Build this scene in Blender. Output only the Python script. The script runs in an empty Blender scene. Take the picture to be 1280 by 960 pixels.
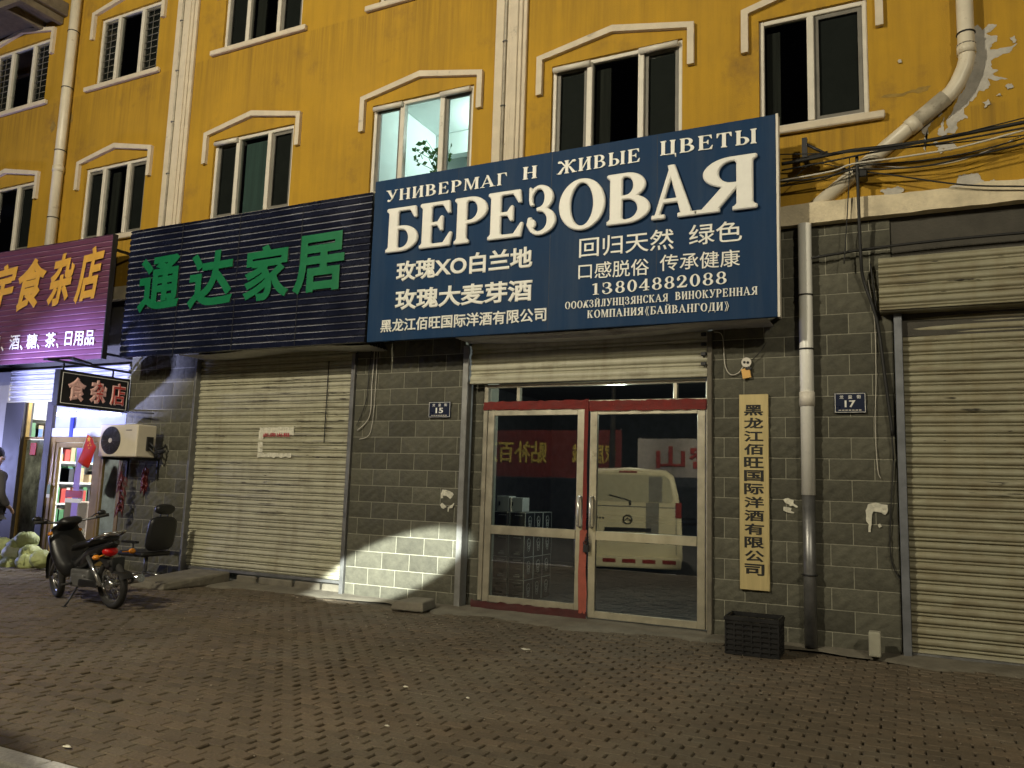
import bpy, bmesh, math, random
import numpy as np
from mathutils import Vector, Matrix
random.seed(7)
R = math.radians
SC = bpy.context.scene
COL = SC.collection

# ------------------------------------------------------------------ camera
YAW, PITCH, ROLL, FPX = R(26.2822), R(7.3975), R(1.8547), 996.45     # focal length in pixels of a 1280 wide frame
CAM = Vector((0.0, -8.4, 1.44))
_f = Vector((-math.sin(YAW)*math.cos(PITCH), math.cos(YAW)*math.cos(PITCH), math.sin(PITCH)))
_r0 = Vector((math.cos(YAW), math.sin(YAW), 0)); _u0 = _r0.cross(_f)
_r = _r0*math.cos(ROLL) + _u0*math.sin(ROLL)
_u = -_r0*math.sin(ROLL) + _u0*math.cos(ROLL)
cd = bpy.data.cameras.new('camera'); co = bpy.data.objects.new('camera', cd); COL.objects.link(co)
cd.sensor_width = 36; cd.lens = FPX/1280*36; cd.clip_start = .05; cd.clip_end = 400
M = Matrix((( _r.x, _u.x, -_f.x, CAM.x), (_r.y, _u.y, -_f.y, CAM.y), (_r.z, _u.z, -_f.z, CAM.z), (0, 0, 0, 1)))
co.matrix_world = M
SC.camera = co
def ray(px, py): return _f*FPX + _r*(px-640) + _u*(480-py)
def at(px, py, y=0.0):
    d = ray(px, py); t = (y-CAM.y)/d.y; return CAM + d*t
def atx(px, py, x):
    d = ray(px, py); t = (x-CAM.x)/d.x; return CAM + d*t
def atz(px, py, z=0.0):
    d = ray(px, py); t = (z-CAM.z)/d.z; return CAM + d*t

# ------------------------------------------------------------------ night sky and lamps
W = bpy.data.worlds.new('World'); SC.world = W; W.use_nodes = True
bg = W.node_tree.nodes['Background']; bg.inputs[0].default_value = (.30, .30, .36, 1); bg.inputs[1].default_value = .014
SC.view_settings.view_transform = 'Standard'; SC.view_settings.look = 'None'
SC.view_settings.exposure = 0.4; SC.view_settings.gamma = 1; SC.view_settings.use_curve_mapping = False
SC.cycles.use_denoising = True
SC.cycles.max_bounces = 6; SC.cycles.transparent_max_bounces = 12
SC.cycles.caustics_reflective = False; SC.cycles.caustics_refractive = False
SC.cycles.sample_clamp_indirect = 3
def lamp(name, kind, loc, power, color, target=None, size=.3, angle=None, blend=.15, size_y=None):
    l = bpy.data.lights.new(name, kind); o = bpy.data.objects.new(name, l); COL.objects.link(o)
    o.location = loc; l.energy = power; l.color = color
    if kind == 'AREA':
        l.size = size
        if size_y: l.shape = 'RECTANGLE'; l.size_y = size_y
    else: l.shadow_soft_size = size
    if kind == 'SPOT': l.spot_size = R(angle); l.spot_blend = blend
    if target is not None:
        o.rotation_euler = (Vector(target)-Vector(loc)).to_track_quat('-Z', 'Y').to_euler()
    return o
WARM = (1.0, .90, .67)
lamp('street_lamp_light', 'POINT', (-7.2, -10.8, 8.7), 2900, WARM, size=.20)
lamp('street_lamp_light', 'POINT', (6.5, -13.8, 8.7), 2000, WARM, size=.20)
lamp('sign_glow_light', 'POINT', (-17.5, -1.8, 1.5), 520, (.46, .50, 1.0), size=.25)
fl_ = lamp('sign_flood_light', 'SPOT', (-12.6, -3.7, 1.2), 2700, (.46, .50, 1.0), (-11.75, 0, 2.95), .12, 34, .6)
fl_.scale = (1.75, 1, 1)
wp_ = lamp('wall_patch_spot', 'SPOT', (-2.6, -14.6, 4.2), 42000, (.95, 1.0, .90), (-5.80, 0, .38), .03, 9.6, .45)  # added spot, cone flattened and tilted to shape the bright patch on the pier
wp_.scale = (1.0, .30, 1); wp_.rotation_euler.rotate_axis('Z', R(19))
lamp('van_fill_light', 'SPOT', (3.4, -.9, 4.6), 3900, (1.0, .92, .64), (-4.9, -6.6, 1.25), .08, 19, .6)  # added spot that brightens the van's rear for the door reflection
lamp('shop_fill_light', 'POINT', (-3.0, .42, 2.50), 42, (.88, 1.0, .96), size=.1)  # added fill light that brightens the cartons behind the door glass
lamp('flat_room_light', 'POINT', (-5.4, 1.9, 6.9), 120, (.88, 1.0, .97), size=.25)
lamp('grocery_light', 'AREA', (-12.4, 1.5, 2.9), 230, (1.0, .97, .92), (-13.2, 1.5, 0), 1.4)

# ------------------------------------------------------------------ helpers
def nodes(m): return m.node_tree.nodes, m.node_tree.links
def mat(name, c, rough=.7, metal=0, var=.18, vs=6.0, bump=0.0, bs=40.0, dirt=None, dirt_amt=.0, dirt_s=2.0, coat=0, spec=.5, stretch=(1, 1, 1), emit=None, estr=0):
    m = bpy.data.materials.new(name); m.use_nodes = True
    N, L = nodes(m); b = N['Principled BSDF']
    b.inputs['Roughness'].default_value = rough; b.inputs['Metallic'].default_value = metal
    b.inputs['Specular IOR Level'].default_value = spec
    if coat: b.inputs['Coat Weight'].default_value = coat
    tc = N.new('ShaderNodeTexCoord'); mp = N.new('ShaderNodeMapping'); mp.inputs['Scale'].default_value = stretch
    L.new(tc.outputs['Object'], mp.inputs[0])
    n = N.new('ShaderNodeTexNoise'); n.inputs['Scale'].default_value = vs; n.inputs['Detail'].default_value = 6; n.inputs['Roughness'].default_value = .65
    L.new(mp.outputs[0], n.inputs['Vector'])
    cr = N.new('ShaderNodeValToRGB')
    lo = [x*(1-var) for x in c]; hi = [min(1, x*(1+var)) for x in c]
    cr.color_ramp.elements[0].position = .3; cr.color_ramp.elements[1].position = .7
    cr.color_ramp.elements[0].color = (*lo, 1); cr.color_ramp.elements[1].color = (*hi, 1)
    L.new(n.outputs['Fac'], cr.inputs[0]); out = cr.outputs[0]
    if dirt:
        n2 = N.new('ShaderNodeTexNoise'); n2.inputs['Scale'].default_value = dirt_s; n2.inputs['Detail'].default_value = 8; n2.inputs['Roughness'].default_value = .7
        L.new(mp.outputs[0], n2.inputs['Vector'])
        r2 = N.new('ShaderNodeValToRGB'); r2.color_ramp.elements[0].position = .66-.3*dirt_amt; r2.color_ramp.elements[1].position = .78-.16*dirt_amt
        L.new(n2.outputs['Fac'], r2.inputs[0])
        mx = N.new('ShaderNodeMixRGB'); mx.inputs[2].default_value = (*dirt, 1)
        L.new(r2.outputs[0], mx.inputs[0]); L.new(out, mx.inputs[1]); out = mx.outputs[0]
    L.new(out, b.inputs['Base Color'])
    rr = N.new('ShaderNodeMapRange'); rr.inputs[3].default_value = max(.04, rough-.12); rr.inputs[4].default_value = min(1, rough+.12)
    L.new(n.outputs['Fac'], rr.inputs[0]); L.new(rr.outputs[0], b.inputs['Roughness'])
    if bump:
        n3 = N.new('ShaderNodeTexNoise'); n3.inputs['Scale'].default_value = bs; n3.inputs['Detail'].default_value = 5
        L.new(mp.outputs[0], n3.inputs['Vector'])
        bp = N.new('ShaderNodeBump'); bp.inputs['Strength'].default_value = 1; bp.inputs['Distance'].default_value = bump
        L.new(n3.outputs['Fac'], bp.inputs['Height']); L.new(bp.outputs[0], b.inputs['Normal'])
    if emit:
        b.inputs['Emission Color'].default_value = (*emit, 1); b.inputs['Emission Strength'].default_value = estr
    return m
def glass(name, tint, refl, rough=.0):
    m = bpy.data.materials.new(name); m.use_nodes = True; N, L = nodes(m)
    N.remove(N['Principled BSDF'])
    tr = N.new('ShaderNodeBsdfTransparent'); tr.inputs[0].default_value = (*tint, 1)
    gl = N.new('ShaderNodeBsdfGlossy'); gl.inputs[0].default_value = (1, 1, 1, 1); gl.inputs['Roughness'].default_value = rough
    if rough:
        tc = N.new('ShaderNodeTexCoord'); nz = N.new('ShaderNodeTexNoise'); nz.inputs['Scale'].default_value = 1.3; nz.inputs['Detail'].default_value = 2; L.new(tc.outputs['Object'], nz.inputs['Vector'])
        bp = N.new('ShaderNodeBump'); bp.inputs['Distance'].default_value = .00045; L.new(nz.outputs['Fac'], bp.inputs['Height']); L.new(bp.outputs[0], gl.inputs['Normal'])
    lw = N.new('ShaderNodeFresnel'); lw.inputs[0].default_value = 1.5
    ma = N.new('ShaderNodeMath'); ma.operation = 'ADD'; ma.inputs[1].default_value = refl; ma.use_clamp = True
    L.new(lw.outputs[0], ma.inputs[0])
    mx = N.new('ShaderNodeMixShader'); L.new(ma.outputs[0], mx.inputs[0]); L.new(tr.outputs[0], mx.inputs[1]); L.new(gl.outputs[0], mx.inputs[2])
    L.new(mx.outputs[0], N['Material Output'].inputs[0]); return m

class MB:
    def __init__(s): s.v = []; s.f = []; s.sm = []
    def add(s, vs, fs, smooth=False):
        o = len(s.v); s.v += [tuple(v) for v in vs]
        for f in fs: s.f.append([i+o for i in f]); s.sm.append(smooth)
        return s
    def box(s, x0, x1, y0, y1, z0, z1):
        v = [(x0,y0,z0),(x1,y0,z0),(x1,y1,z0),(x0,y1,z0),(x0,y0,z1),(x1,y0,z1),(x1,y1,z1),(x0,y1,z1)]
        return s.add(v, [(3,2,1,0),(4,5,6,7),(0,1,5,4),(1,2,6,5),(2,3,7,6),(3,0,4,7)])
    def cbox(s, c, sz, rot=None):
        h = [a/2 for a in sz]; vs = []
        for z in (-1,1):
            for x,y in ((-1,-1),(1,-1),(1,1),(-1,1)):
                p = Vector((x*h[0], y*h[1], z*h[2]))
                if rot is not None: p = rot @ p
                vs.append(p+Vector(c))
        return s.add(vs, [(3,2,1,0),(4,5,6,7),(0,1,5,4),(1,2,6,5),(2,3,7,6),(3,0,4,7)])
    def tube(s, pts, r, n=8, caps=True):
        pts = [Vector(p) for p in pts]; rs = r if isinstance(r, (list, tuple)) else [r]*len(pts)
        o = len(s.v); k = len(pts); prev = None
        for i, p in enumerate(pts):
            t = (pts[min(i+1,k-1)]-pts[max(i-1,0)]).normalized()
            if prev is None:
                a = Vector((0,0,1)) if abs(t.z) < .9 else Vector((1,0,0)); u = t.cross(a).normalized()
            else: u = (prev - t*prev.dot(t)).normalized()
            prev = u; w = t.cross(u)
            for j in range(n):
                a = 2*math.pi*j/n; s.v.append(tuple(p+(u*math.cos(a)+w*math.sin(a))*rs[i]))
        for i in range(k-1):
            for j in range(n):
                s.f.append([o+i*n+j, o+i*n+(j+1)%n, o+(i+1)*n+(j+1)%n, o+(i+1)*n+j]); s.sm.append(True)
        if caps:
            s.f.append([o+j for j in range(n)][::-1]); s.sm.append(False)
            s.f.append([o+(k-1)*n+j for j in range(n)]); s.sm.append(False)
        return s
    def ball(s, c, r, n=16, m=10, rot=None, fn=None):
        r = (r,r,r) if not isinstance(r, (tuple, list)) else r; o = len(s.v); c = Vector(c)
        for i in range(m+1):
            th = math.pi*i/m
            for j in range(n):
                ph = 2*math.pi*j/n; p = Vector((math.sin(th)*math.cos(ph), math.sin(th)*math.sin(ph), math.cos(th)))
                if fn: p = p*fn(th, ph)
                p = Vector((p.x*r[0], p.y*r[1], p.z*r[2]))
                if rot is not None: p = rot @ p
                s.v.append(tuple(c+p))
        for i in range(m):
            for j in range(n):
                s.f.append([o+i*n+j, o+(i+1)*n+j, o+(i+1)*n+(j+1)%n, o+i*n+(j+1)%n]); s.sm.append(True)
        return s
    def torus(s, c, R0, r, axis, n=28, m=10):
        axis = Vector(axis).normalized(); a = Vector((0,0,1)) if abs(axis.z) < .9 else Vector((1,0,0))
        u = axis.cross(a).normalized(); w = axis.cross(u); o = len(s.v); c = Vector(c)
        for i in range(n):
            A = 2*math.pi*i/n; d = u*math.cos(A)+w*math.sin(A)
            for j in range(m):
                B = 2*math.pi*j/m; s.v.append(tuple(c+d*(R0+r*math.cos(B))+axis*r*math.sin(B)))
        for i in range(n):
            for j in range(m):
                s.f.append([o+i*m+j, o+((i+1)%n)*m+j, o+((i+1)%n)*m+(j+1)%m, o+i*m+(j+1)%m]); s.sm.append(True)
        return s
    def prism(s, poly, y0, y1):
        """polygon in x,z extruded from y0 (front) to y1"""
        n = len(poly); A = sum(poly[i][0]*poly[(i+1)%n][1]-poly[(i+1)%n][0]*poly[i][1] for i in range(n))
        if A < 0: poly = poly[::-1]
        vs = [(p[0], y0, p[1]) for p in poly]+[(p[0], y1, p[1]) for p in poly]
        return s.add(vs, [tuple(range(n)), tuple(range(2*n-1, n-1, -1))]+[(i, i+n, (i+1)%n+n, (i+1)%n) for i in range(n)])
    def profile(s, pts, x0, x1, smooth=False, nx=1, wob=0):
        """open profile of (y,z) points swept along x"""
        k = len(pts); vs = []
        for i in range(nx+1):
            x = x0+(x1-x0)*i/nx
            for j, p in enumerate(pts):
                dy = wob*math.sin(x*1.7+p[1]*3.1)+wob*.6*math.sin(x*4.3-p[1]*5.7) if wob else 0
                vs.append((x, p[0]+dy, p[1]))
        fs = []
        for i in range(nx):
            for j in range(k-1): fs.append((i*k+j, (i+1)*k+j, (i+1)*k+j+1, i*k+j+1))
        return s.add(vs, fs, smooth)
    def raw(s, m, T):
        o = len(s.v)
        for v in m.vertices: s.v.append(tuple(T(v.co)))
        for p in m.polygons: s.f.append([o+i for i in p.vertices]); s.sm.append(False)
        return s
    def build(s, name, m, parent=None, bevel=0, seg=1):
        me = bpy.data.meshes.new(name); off = wloc(parent) if parent else Vector((0,0,0))
        me.from_pydata([(v[0]-off.x, v[1]-off.y, v[2]-off.z) for v in s.v], [], s.f); me.update()
        me.polygons.foreach_set('use_smooth', s.sm)
        me.materials.append(m)
        o = bpy.data.objects.new(name, me); COL.objects.link(o)
        if parent: o.parent = parent
        if bevel:
            b = o.modifiers.new('bevel', 'BEVEL'); b.width = bevel; b.segments = seg; b.limit_method = 'ANGLE'; b.angle_limit = R(40)
        return o
def wloc(o):
    v = Vector((0,0,0))
    while o is not None: v += o.location; o = o.parent
    return v
def tag(o, label=None, cat=None, group=None, kind=None):
    if label: o['label'] = label
    if cat: o['category'] = cat
    if group: o['group'] = group
    if kind: o['kind'] = kind
    return o
def thing(name, loc, label, cat, group=None):
    o = bpy.data.objects.new(name, None); COL.objects.link(o); o.location = loc; o.empty_display_size = .1
    return tag(o, label, cat, group)
def copy_tree(o, parent=None):
    c = o.copy(); COL.objects.link(c)
    if parent: c.parent = parent
    for ch in [x for x in COL.objects if x.parent == o]: copy_tree(ch, c)
    return c

# ---- lettering -----------------------------------------------------------
_tc = {}
def font_mesh(body, bold=0.0, depth=.02, bev=0.0, shear=0.0):
    k = (body, bold, depth, bev, shear)
    if k in _tc: return _tc[k]
    c = bpy.data.curves.new('t', 'FONT'); c.body = body; c.size = 1; c.extrude = max(.001, depth-max(bold, bev, 0)*.0); c.bevel_depth = max(bold, bev, 0); c.bevel_resolution = 0; c.shear = shear; c.resolution_u = 4
    return _finish(c, k)
def _finish(c, k):
    o = bpy.data.objects.new('t', c); COL.objects.link(o); bpy.context.view_layer.update()
    dg = bpy.context.evaluated_depsgraph_get(); m = bpy.data.meshes.new_from_object(o.evaluated_get(dg))
    bpy.data.objects.remove(o); _tc[k] = m
    return m
# serif capitals drawn as signed fields, outlined by marching squares
def _rect(x0,x1,y0,y1): return lambda X,Y: np.minimum(np.minimum(X-x0, x1-X), np.minimum(Y-y0, y1-Y))
def _poly(pts):
    n = len(pts); A = sum(pts[i][0]*pts[(i+1)%n][1]-pts[(i+1)%n][0]*pts[i][1] for i in range(n))
    if A < 0: pts = pts[::-1]
    def g(X, Y):
        r = None
        for i in range(n):
            (x0,y0),(x1,y1) = pts[i], pts[(i+1)%n]; l = math.hypot(x1-x0, y1-y0)
            d = ((x1-x0)*(Y-y0)-(y1-y0)*(X-x0))/l
            r = d if r is None else np.minimum(r, d)
        return r
    return g
def _ell(cx,cy,a,b): return lambda X,Y: (1-np.sqrt(((X-cx)/a)**2+((Y-cy)/b)**2))*min(a,b)
def _sub(f,g): return lambda X,Y: np.minimum(f(X,Y), -g(X,Y))
def _and(*fs): return lambda X,Y: np.minimum.reduce([f(X,Y) for f in fs])
def _or(*fs): return lambda X,Y: np.maximum.reduce([f(X,Y) for f in fs])
S_, H_, T_ = .17, .055, .05     # stem, hairline, serif overhang
def stem(x, top=True, bot=True, y0=0, y1=1):
    p = [_rect(x, x+S_, y0, y1)]
    if bot: p += [_rect(x-T_, x+S_+T_, y0, y0+H_), _poly([(x-T_*.7,y0+H_*.9),(x+S_+T_*.7,y0+H_*.9),(x+S_,y0+H_+.05),(x,y0+H_+.05)])]
    if top: p += [_rect(x-T_, x+S_+T_, y1-H_, y1), _poly([(x-T_*.7,y1-H_*.9),(x+S_+T_*.7,y1-H_*.9),(x+S_,y1-H_-.05),(x,y1-H_-.05)])]
    return _or(*p)
def hair(x): return _or(_rect(x,x+.07,0,1), _rect(x-.06,x+.13,0,H_), _rect(x-.06,x+.13,1-H_,1))
def bowl(x, y0, y1, w, right=True):
    cy = (y0+y1)/2; b = (y1-y0)/2
    cut = _rect(x, 9, -1, 2) if right else _rect(-9, x, -1, 2)
    ring = _sub(_ell(x, cy, w, b), _ell(x, cy, w-S_*.98, b-H_*1.05))
    return _and(cut, ring)
def earm(x1, y, up):       # end serif of a horizontal arm
    return _poly([(x1-.10,y),(x1,y),(x1+.02,y-.2 if not up else y+.2),(x1-.01,y-.2 if not up else y+.2)])
def diag(x0, x1, w, y0=0, y1=1): return _poly([(x0,y0),(x0+w,y0),(x1+w,y1),(x1,y1)])
def slab(x0, x1, y): return _rect(x0, x1, y, y+H_)
G = {}
def _glyphs():
    m = .06; x = m
    G['Б'] = (_or(stem(x), _rect(x,.60,1-H_,1), _poly([(.50,1-H_),(.60,1),(.62,.76),(.59,.76)]), bowl(x+.26,0,.57,.33), _rect(x,x+.27,.57-H_,.57), _rect(x,x+.27,0,H_)), .68)
    G['Е'] = (_or(stem(x), _rect(x,.60,1-H_,1), _rect(x,.62,0,H_), _rect(x,.44,.49,.49+H_), _poly([(.48,1-H_),(.60,1),(.62,.74),(.59,.74)]), _poly([(.50,H_),(.62,0),(.66,.28),(.63,.28)]), _poly([(.44,.36),(.47,.36),(.47,.67),(.44,.67),(.36,.517)])), .70)
    G['Р'] = (_or(stem(x), bowl(x+.24,.43,1,.34), _rect(x,x+.25,1-H_,1), _rect(x,x+.25,.43,.43+H_)), .68)
    G['В'] = (_or(stem(x), bowl(x+.24,.49,1,.30), bowl(x+.26,0,.49+H_,.35), _rect(x,x+.27,1-H_,1), _rect(x,x+.27,.49,.49+H_), _rect(x,x+.27,0,H_)), .72)
    G['О'] = (_sub(_ell(.40,.5,.38,.52), _ell(.40,.5,.21,.46)), .80); G['O'] = G['О']; G['0'] = (_sub(_ell(.30,.5,.28,.52), _ell(.30,.5,.13,.45)), .60)
    G['З'] = (_or(_and(_rect(.24,9,-1,2), bowl(.24,.49,1.02,.30)), _and(_rect(.24,9,-1,2), bowl(.24,-.02,.49+H_,.36)), _rect(.20,.3,.49,.49+H_), _and(_rect(-1,.25,.62,2), _sub(_ell(.25,.755,.22,.265), _ell(.25,.755,.17,.21))), _poly([(.03,.78),(.09,.70),(.07,.98),(.03,1.0)]), _and(_rect(-1,.25,-1,.35), _sub(_ell(.25,.26,.25,.28), _ell(.25,.26,.19,.225))), _ell(.075,.22,.085,.085)), .66); G['3'] = G['З']
    G['А'] = (_or(diag(.02,.34,.07), _poly([(.30,1.02),(.42,1.02),(.78,0),(.58,0)]), _rect(.16,.60,.30,.30+H_), slab(-.03,.22,0), slab(.50,.86,0)), .84)
    G['Я'] = (_or(stem(.48), bowl(.48+S_-.25,.45,1,.34,False), _rect(.39,.5,1-H_,1), _rect(.36,.5,.45,.45+H_), _poly([(.0,0),(.20,0),(.50,.5),(.33,.5)]), slab(-.06,.24,0)), .74)
    G['У'] = (_or(_poly([(.02,1),(.22,1),(.48,.32),(.38,.18)]), _poly([(.62,1),(.69,1),(.40,.2),(.33,.2)]), _poly([(.33,.24),(.42,.24),(.27,0),(.16,0)]), _ell(.15,.075,.095,.085), slab(-.03,.27,1-H_), slab(.52,.76,1-H_)), .74)
    G['Н'] = (_or(stem(x), stem(.52), _rect(x,.6,.47,.47+H_)), .76)
    G['И'] = (_or(stem(x), stem(.52), _poly([(x+S_-.02,.06),(x+S_-.02,.2),(.54,.94),(.54,.8)])), .76)
    G['Й'] = (_or(G['И'][0], _and(_rect(0,1,1.04,1.2), _sub(_ell(.38,1.20,.17,.15), _ell(.38,1.24,.12,.12)))), .76)
    G['М'] = (_or(hair(.08), stem(.72), _poly([(.10,1),(.26,1),(.52,.12),(.43,0)]), _poly([(.70,1),(.76,1),(.49,0),(.43,0)])), .96)
    G['Г'] = (_or(stem(x), _rect(x,.56,1-H_,1), _poly([(.46,1-H_),(.56,1),(.58,.70),(.55,.70)])), .60)
    G['Ж'] = (_or(stem(.44), _poly([(.42,.5),(.50,.56),(.20,.98),(.10,.98)]), _poly([(.63,.5),(.55,.56),(.85,.98),(.95,.98)]), _poly([(.30,.5),(.46,.56),(.18,0),(-.02,0)]), _poly([(.75,.5),(.59,.56),(.87,0),(1.07,0)]), _ell(.10,.9,.1,.09), _ell(.95,.9,.1,.09), slab(-.06,.22,0), slab(.83,1.11,0)), 1.08)
    G['Ы'] = (_or(stem(x), bowl(x+.24,0,.54,.30), _rect(x,x+.25,.54-H_,.54), _rect(x,x+.25,0,H_), stem(.70)), .94)
    G['Ь'] = (_or(stem(x), bowl(x+.24,0,.54,.30), _rect(x,x+.25,.54-H_,.54), _rect(x,x+.25,0,H_)), .64)
    G['Ц'] = (_or(stem(x,bot=False), stem(.50,bot=False), _rect(x-T_,.74,0,H_), _poly([(.66,H_),(.74,H_),(.74,-.22),(.70,-.22)])), .78)
    G['Т'] = (_or(stem(.25), _rect(.02,.66,1-H_,1), _poly([(.02,1),(.14,1-H_),(.05,.70),(.01,.70)]), _poly([(.66,1),(.54,1-H_),(.63,.70),(.67,.70)])), .70)
    G['К'] = (_or(stem(x), _poly([(x+S_,.48),(x+S_+.06,.54),(.60,.98),(.50,.98)]), _poly([(.28,.56),(.38,.62),(.72,0),(.50,0)]), slab(.44,.78,0), _ell(.60,.93,.08,.07)), .78)
    G['Л'] = (_or(stem(.48), _rect(.22,.6,1-H_,1), _poly([(.26,1),(.33,1),(.27,.2),(.18,.1)]), _ell(.14,.09,.13,.10)), .76)
    G['Д'] = (_or(stem(.50,bot=False), _rect(.22,.6,1-H_,1), _poly([(.26,1),(.33,1),(.22,.05),(.12,.05)]), _rect(0,.78,0,H_), _rect(0,.05,-.2,.05), _rect(.73,.78,-.2,.05)), .80)
    G['П'] = (_or(stem(x), stem(.52), _rect(x,.6,1-H_,1)), .76)
    G['С'] = (_or(_sub(_sub(_ell(.38,.5,.36,.52), _ell(.40,.5,.20,.46)), _rect(.50,2,.25,.75)), _poly([(.66,1.0),(.62,1.0),(.55,.85),(.66,.68)])), .72)
    G['Х'] = (_or(_poly([(.04,1),(.26,1),(.74,0),(.52,0)]), diag(.08,.58,.08), slab(-.02,.30,1-H_), slab(.48,.76,1-H_), slab(-.02,.26,0), slab(.46,.80,0)), .80)
    G['1'] = (_or(_rect(.20,.36,0,1), _rect(.10,.46,0,H_), _poly([(.06,.86),(.06,.92),(.24,1.0),(.24,.9)])), .56)
    G['8'] = (_or(_sub(_ell(.30,.75,.24,.27), _ell(.30,.75,.11,.21)), _sub(_ell(.30,.26,.28,.28), _ell(.30,.26,.13,.22))), .60)
    G['4'] = (_or(_rect(.34,.48,0,1), _rect(.24,.58,0,H_), _rect(.0,.60,.25,.34), _poly([(.0,.30),(.06,.30),(.48,.98),(.40,1.0)])), .62)
    G['2'] = (_or(_and(_rect(-1,9,.58,2), _sub(_ell(.28,.72,.26,.30), _ell(.25,.72,.14,.245))), _poly([(.02,0),(.16,0),(.54,.62),(.40,.62)]), _rect(.02,.54,0,.13), _poly([(.46,.1),(.54,.0),(.59,.24),(.56,.24)]), _ell(.10,.72,.09,.09)), .60)
    for q, d in (('《', 1), ('》', -1)):
        P = []
        for k in (0, .2):
            for a, b in ((1.05,.45),(.45,-.15)): P.append(_poly([(.30+k if a > 1 else .08+k, a), (.36+k if a > 1 else .15+k, a), (.15+k if a > 1 else .36+k, b), (.08+k if a > 1 else .30+k, b)]))
        f = _or(*P)
        G[q] = (f if d > 0 else (lambda X, Y, f=f: f(.64-X, Y)), .64)
_glyphs()
def loops(field, x0, x1, y0, y1, n):
    xs = np.linspace(x0, x1, int((x1-x0)*n)); ys = np.linspace(y0, y1, int((y1-y0)*n))
    X, Y = np.meshgrid(xs, ys); F = field(X, Y)+1e-7; seg = {}
    F[0,:] = F[-1,:] = -1; F[:,0] = F[:,-1] = -1
    def P(a, b):
        fa, fb = F[a], F[b]; t = fa/(fa-fb)
        return (round(xs[a[1]]+(xs[b[1]]-xs[a[1]])*t, 6), round(ys[a[0]]+(ys[b[0]]-ys[a[0]])*t, 6))
    I = F > 0
    act = np.argwhere((I[:-1,:-1]^I[1:,:-1])|(I[:-1,:-1]^I[:-1,1:])|(I[:-1,:-1]^I[1:,1:])|(I[1:,:-1]^I[:-1,1:]))
    for i, j in act:
        c = [(i,j),(i,j+1),(i+1,j+1),(i+1,j)]
        ins = [I[q] for q in c]; cr = []
        for k in range(4):
            a, b = k, (k+1)%4
            if ins[a] != ins[b]:
                p = P(c[a], c[b]) if ins[a] else P(c[b], c[a])
                cr.append((p, ins[a]))
        outs = [p for p, s in cr if s]; inn = [p for p, s in cr if not s]
        for a, b in zip(outs, inn): seg[a] = b
    L = []
    while seg:
        a0 = next(iter(seg)); lp = [a0]; b = seg.pop(a0)
        while b != a0 and b in seg: lp.append(b); b = seg.pop(b)
        if len(lp) < 6: continue
        out = []
        for i in range(len(lp)):
            p, q, r = lp[i-1], lp[i], lp[(i+1)%len(lp)]
            a = (q[0]-p[0])*(r[1]-q[1])-(q[1]-p[1])*(r[0]-q[0])
            if abs(a) > 2e-6: out.append(q)
        if len(out) > 2: L.append(out)
    return L
_gl = {}
def glyph_mesh(ch, depth, bev, n=70):
    k = ('serif', ch, depth, bev)
    if k in _tc: return _tc[k]
    if ch not in _gl: _gl[ch] = loops(G[ch][0], -.15, 1.2, -.3, 1.35, n)
    c = bpy.data.curves.new('g', 'CURVE'); c.dimensions = '2D'; c.fill_mode = 'BOTH'; c.extrude = depth; c.bevel_depth = bev; c.bevel_resolution = 0
    for lp in _gl[ch]:
        sp = c.splines.new('POLY'); sp.points.add(len(lp)-1); sp.use_cyclic_u = True
        for q, p in zip(sp.points, lp): q.co = (p[0], p[1], 0, 1)
    return _finish(c, k)
def bounds(m):
    a = np.array([v.co for v in m.vertices]); return a.min(0), a.max(0)
def serif_line(mb, body, T, depth=.02):
    x = 0
    for ch in body:
        if ch == ' ': x += .45; continue
        m = glyph_mesh(ch, depth, 0); w = G[ch][1]
        mb.raw(m, lambda c, x=x: T(Vector((c.x+x, c.y, c.z)))); x += w+.115
def serif_width(body): return sum(.45 if c == ' ' else G[c][1]+.115 for c in body)-.115
def front(x0, z0, sx, sz, y, sl=0.0):
    """text plane facing the street (-y)"""
    return lambda c: (x0+c.x*sx, y-c.z*min(sx,.12), z0+c.y*sz+sl*c.x*sx)
def fit_front(mb, body, x0, x1, z0, z1, y, bold=0, depth=.01, bev=0, shear=0, sl=0):
    m = font_mesh(body, bold, depth, bev, shear); a, b = bounds(m)
    sx = (x1-x0)/(b[0]-a[0]); sz = (z1-z0)/(b[1]-a[1])
    mb.raw(m, front(x0-a[0]*sx, z0-a[1]*sz, sx, sz, y, sl)); return mb

# ------------------------------------------------------------------ materials
M_yel = mat('yellow_plaster', (.44,.252,.016), .85, var=.10, vs=1.3, bump=.004, bs=90, dirt=(.25,.14,.025), dirt_amt=.32, dirt_s=1.1)
def streaks(m, c, amt, sc):
    N, L = nodes(m); b = N['Principled BSDF']; src = b.inputs['Base Color'].links[0].from_socket
    tc = N.new('ShaderNodeTexCoord'); mp = N.new('ShaderNodeMapping'); mp.inputs['Scale'].default_value = sc; L.new(tc.outputs['Object'], mp.inputs[0])
    n = N.new('ShaderNodeTexNoise'); n.inputs['Scale'].default_value = 1; n.inputs['Detail'].default_value = 7; n.inputs['Roughness'].default_value = .7; L.new(mp.outputs[0], n.inputs['Vector'])
    r = N.new('ShaderNodeValToRGB'); r.color_ramp.elements[0].position = .46; r.color_ramp.elements[1].position = .72; L.new(n.outputs['Fac'], r.inputs[0])
    q = N.new('ShaderNodeMath'); q.operation = 'MULTIPLY'; q.inputs[1].default_value = amt; L.new(r.outputs[0], q.inputs[0])
    mx = N.new('ShaderNodeMixRGB'); mx.inputs[2].default_value = (*c, 1); L.new(q.outputs[0], mx.inputs[0]); L.new(src, mx.inputs[1]); L.new(mx.outputs[0], b.inputs['Base Color'])
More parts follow.
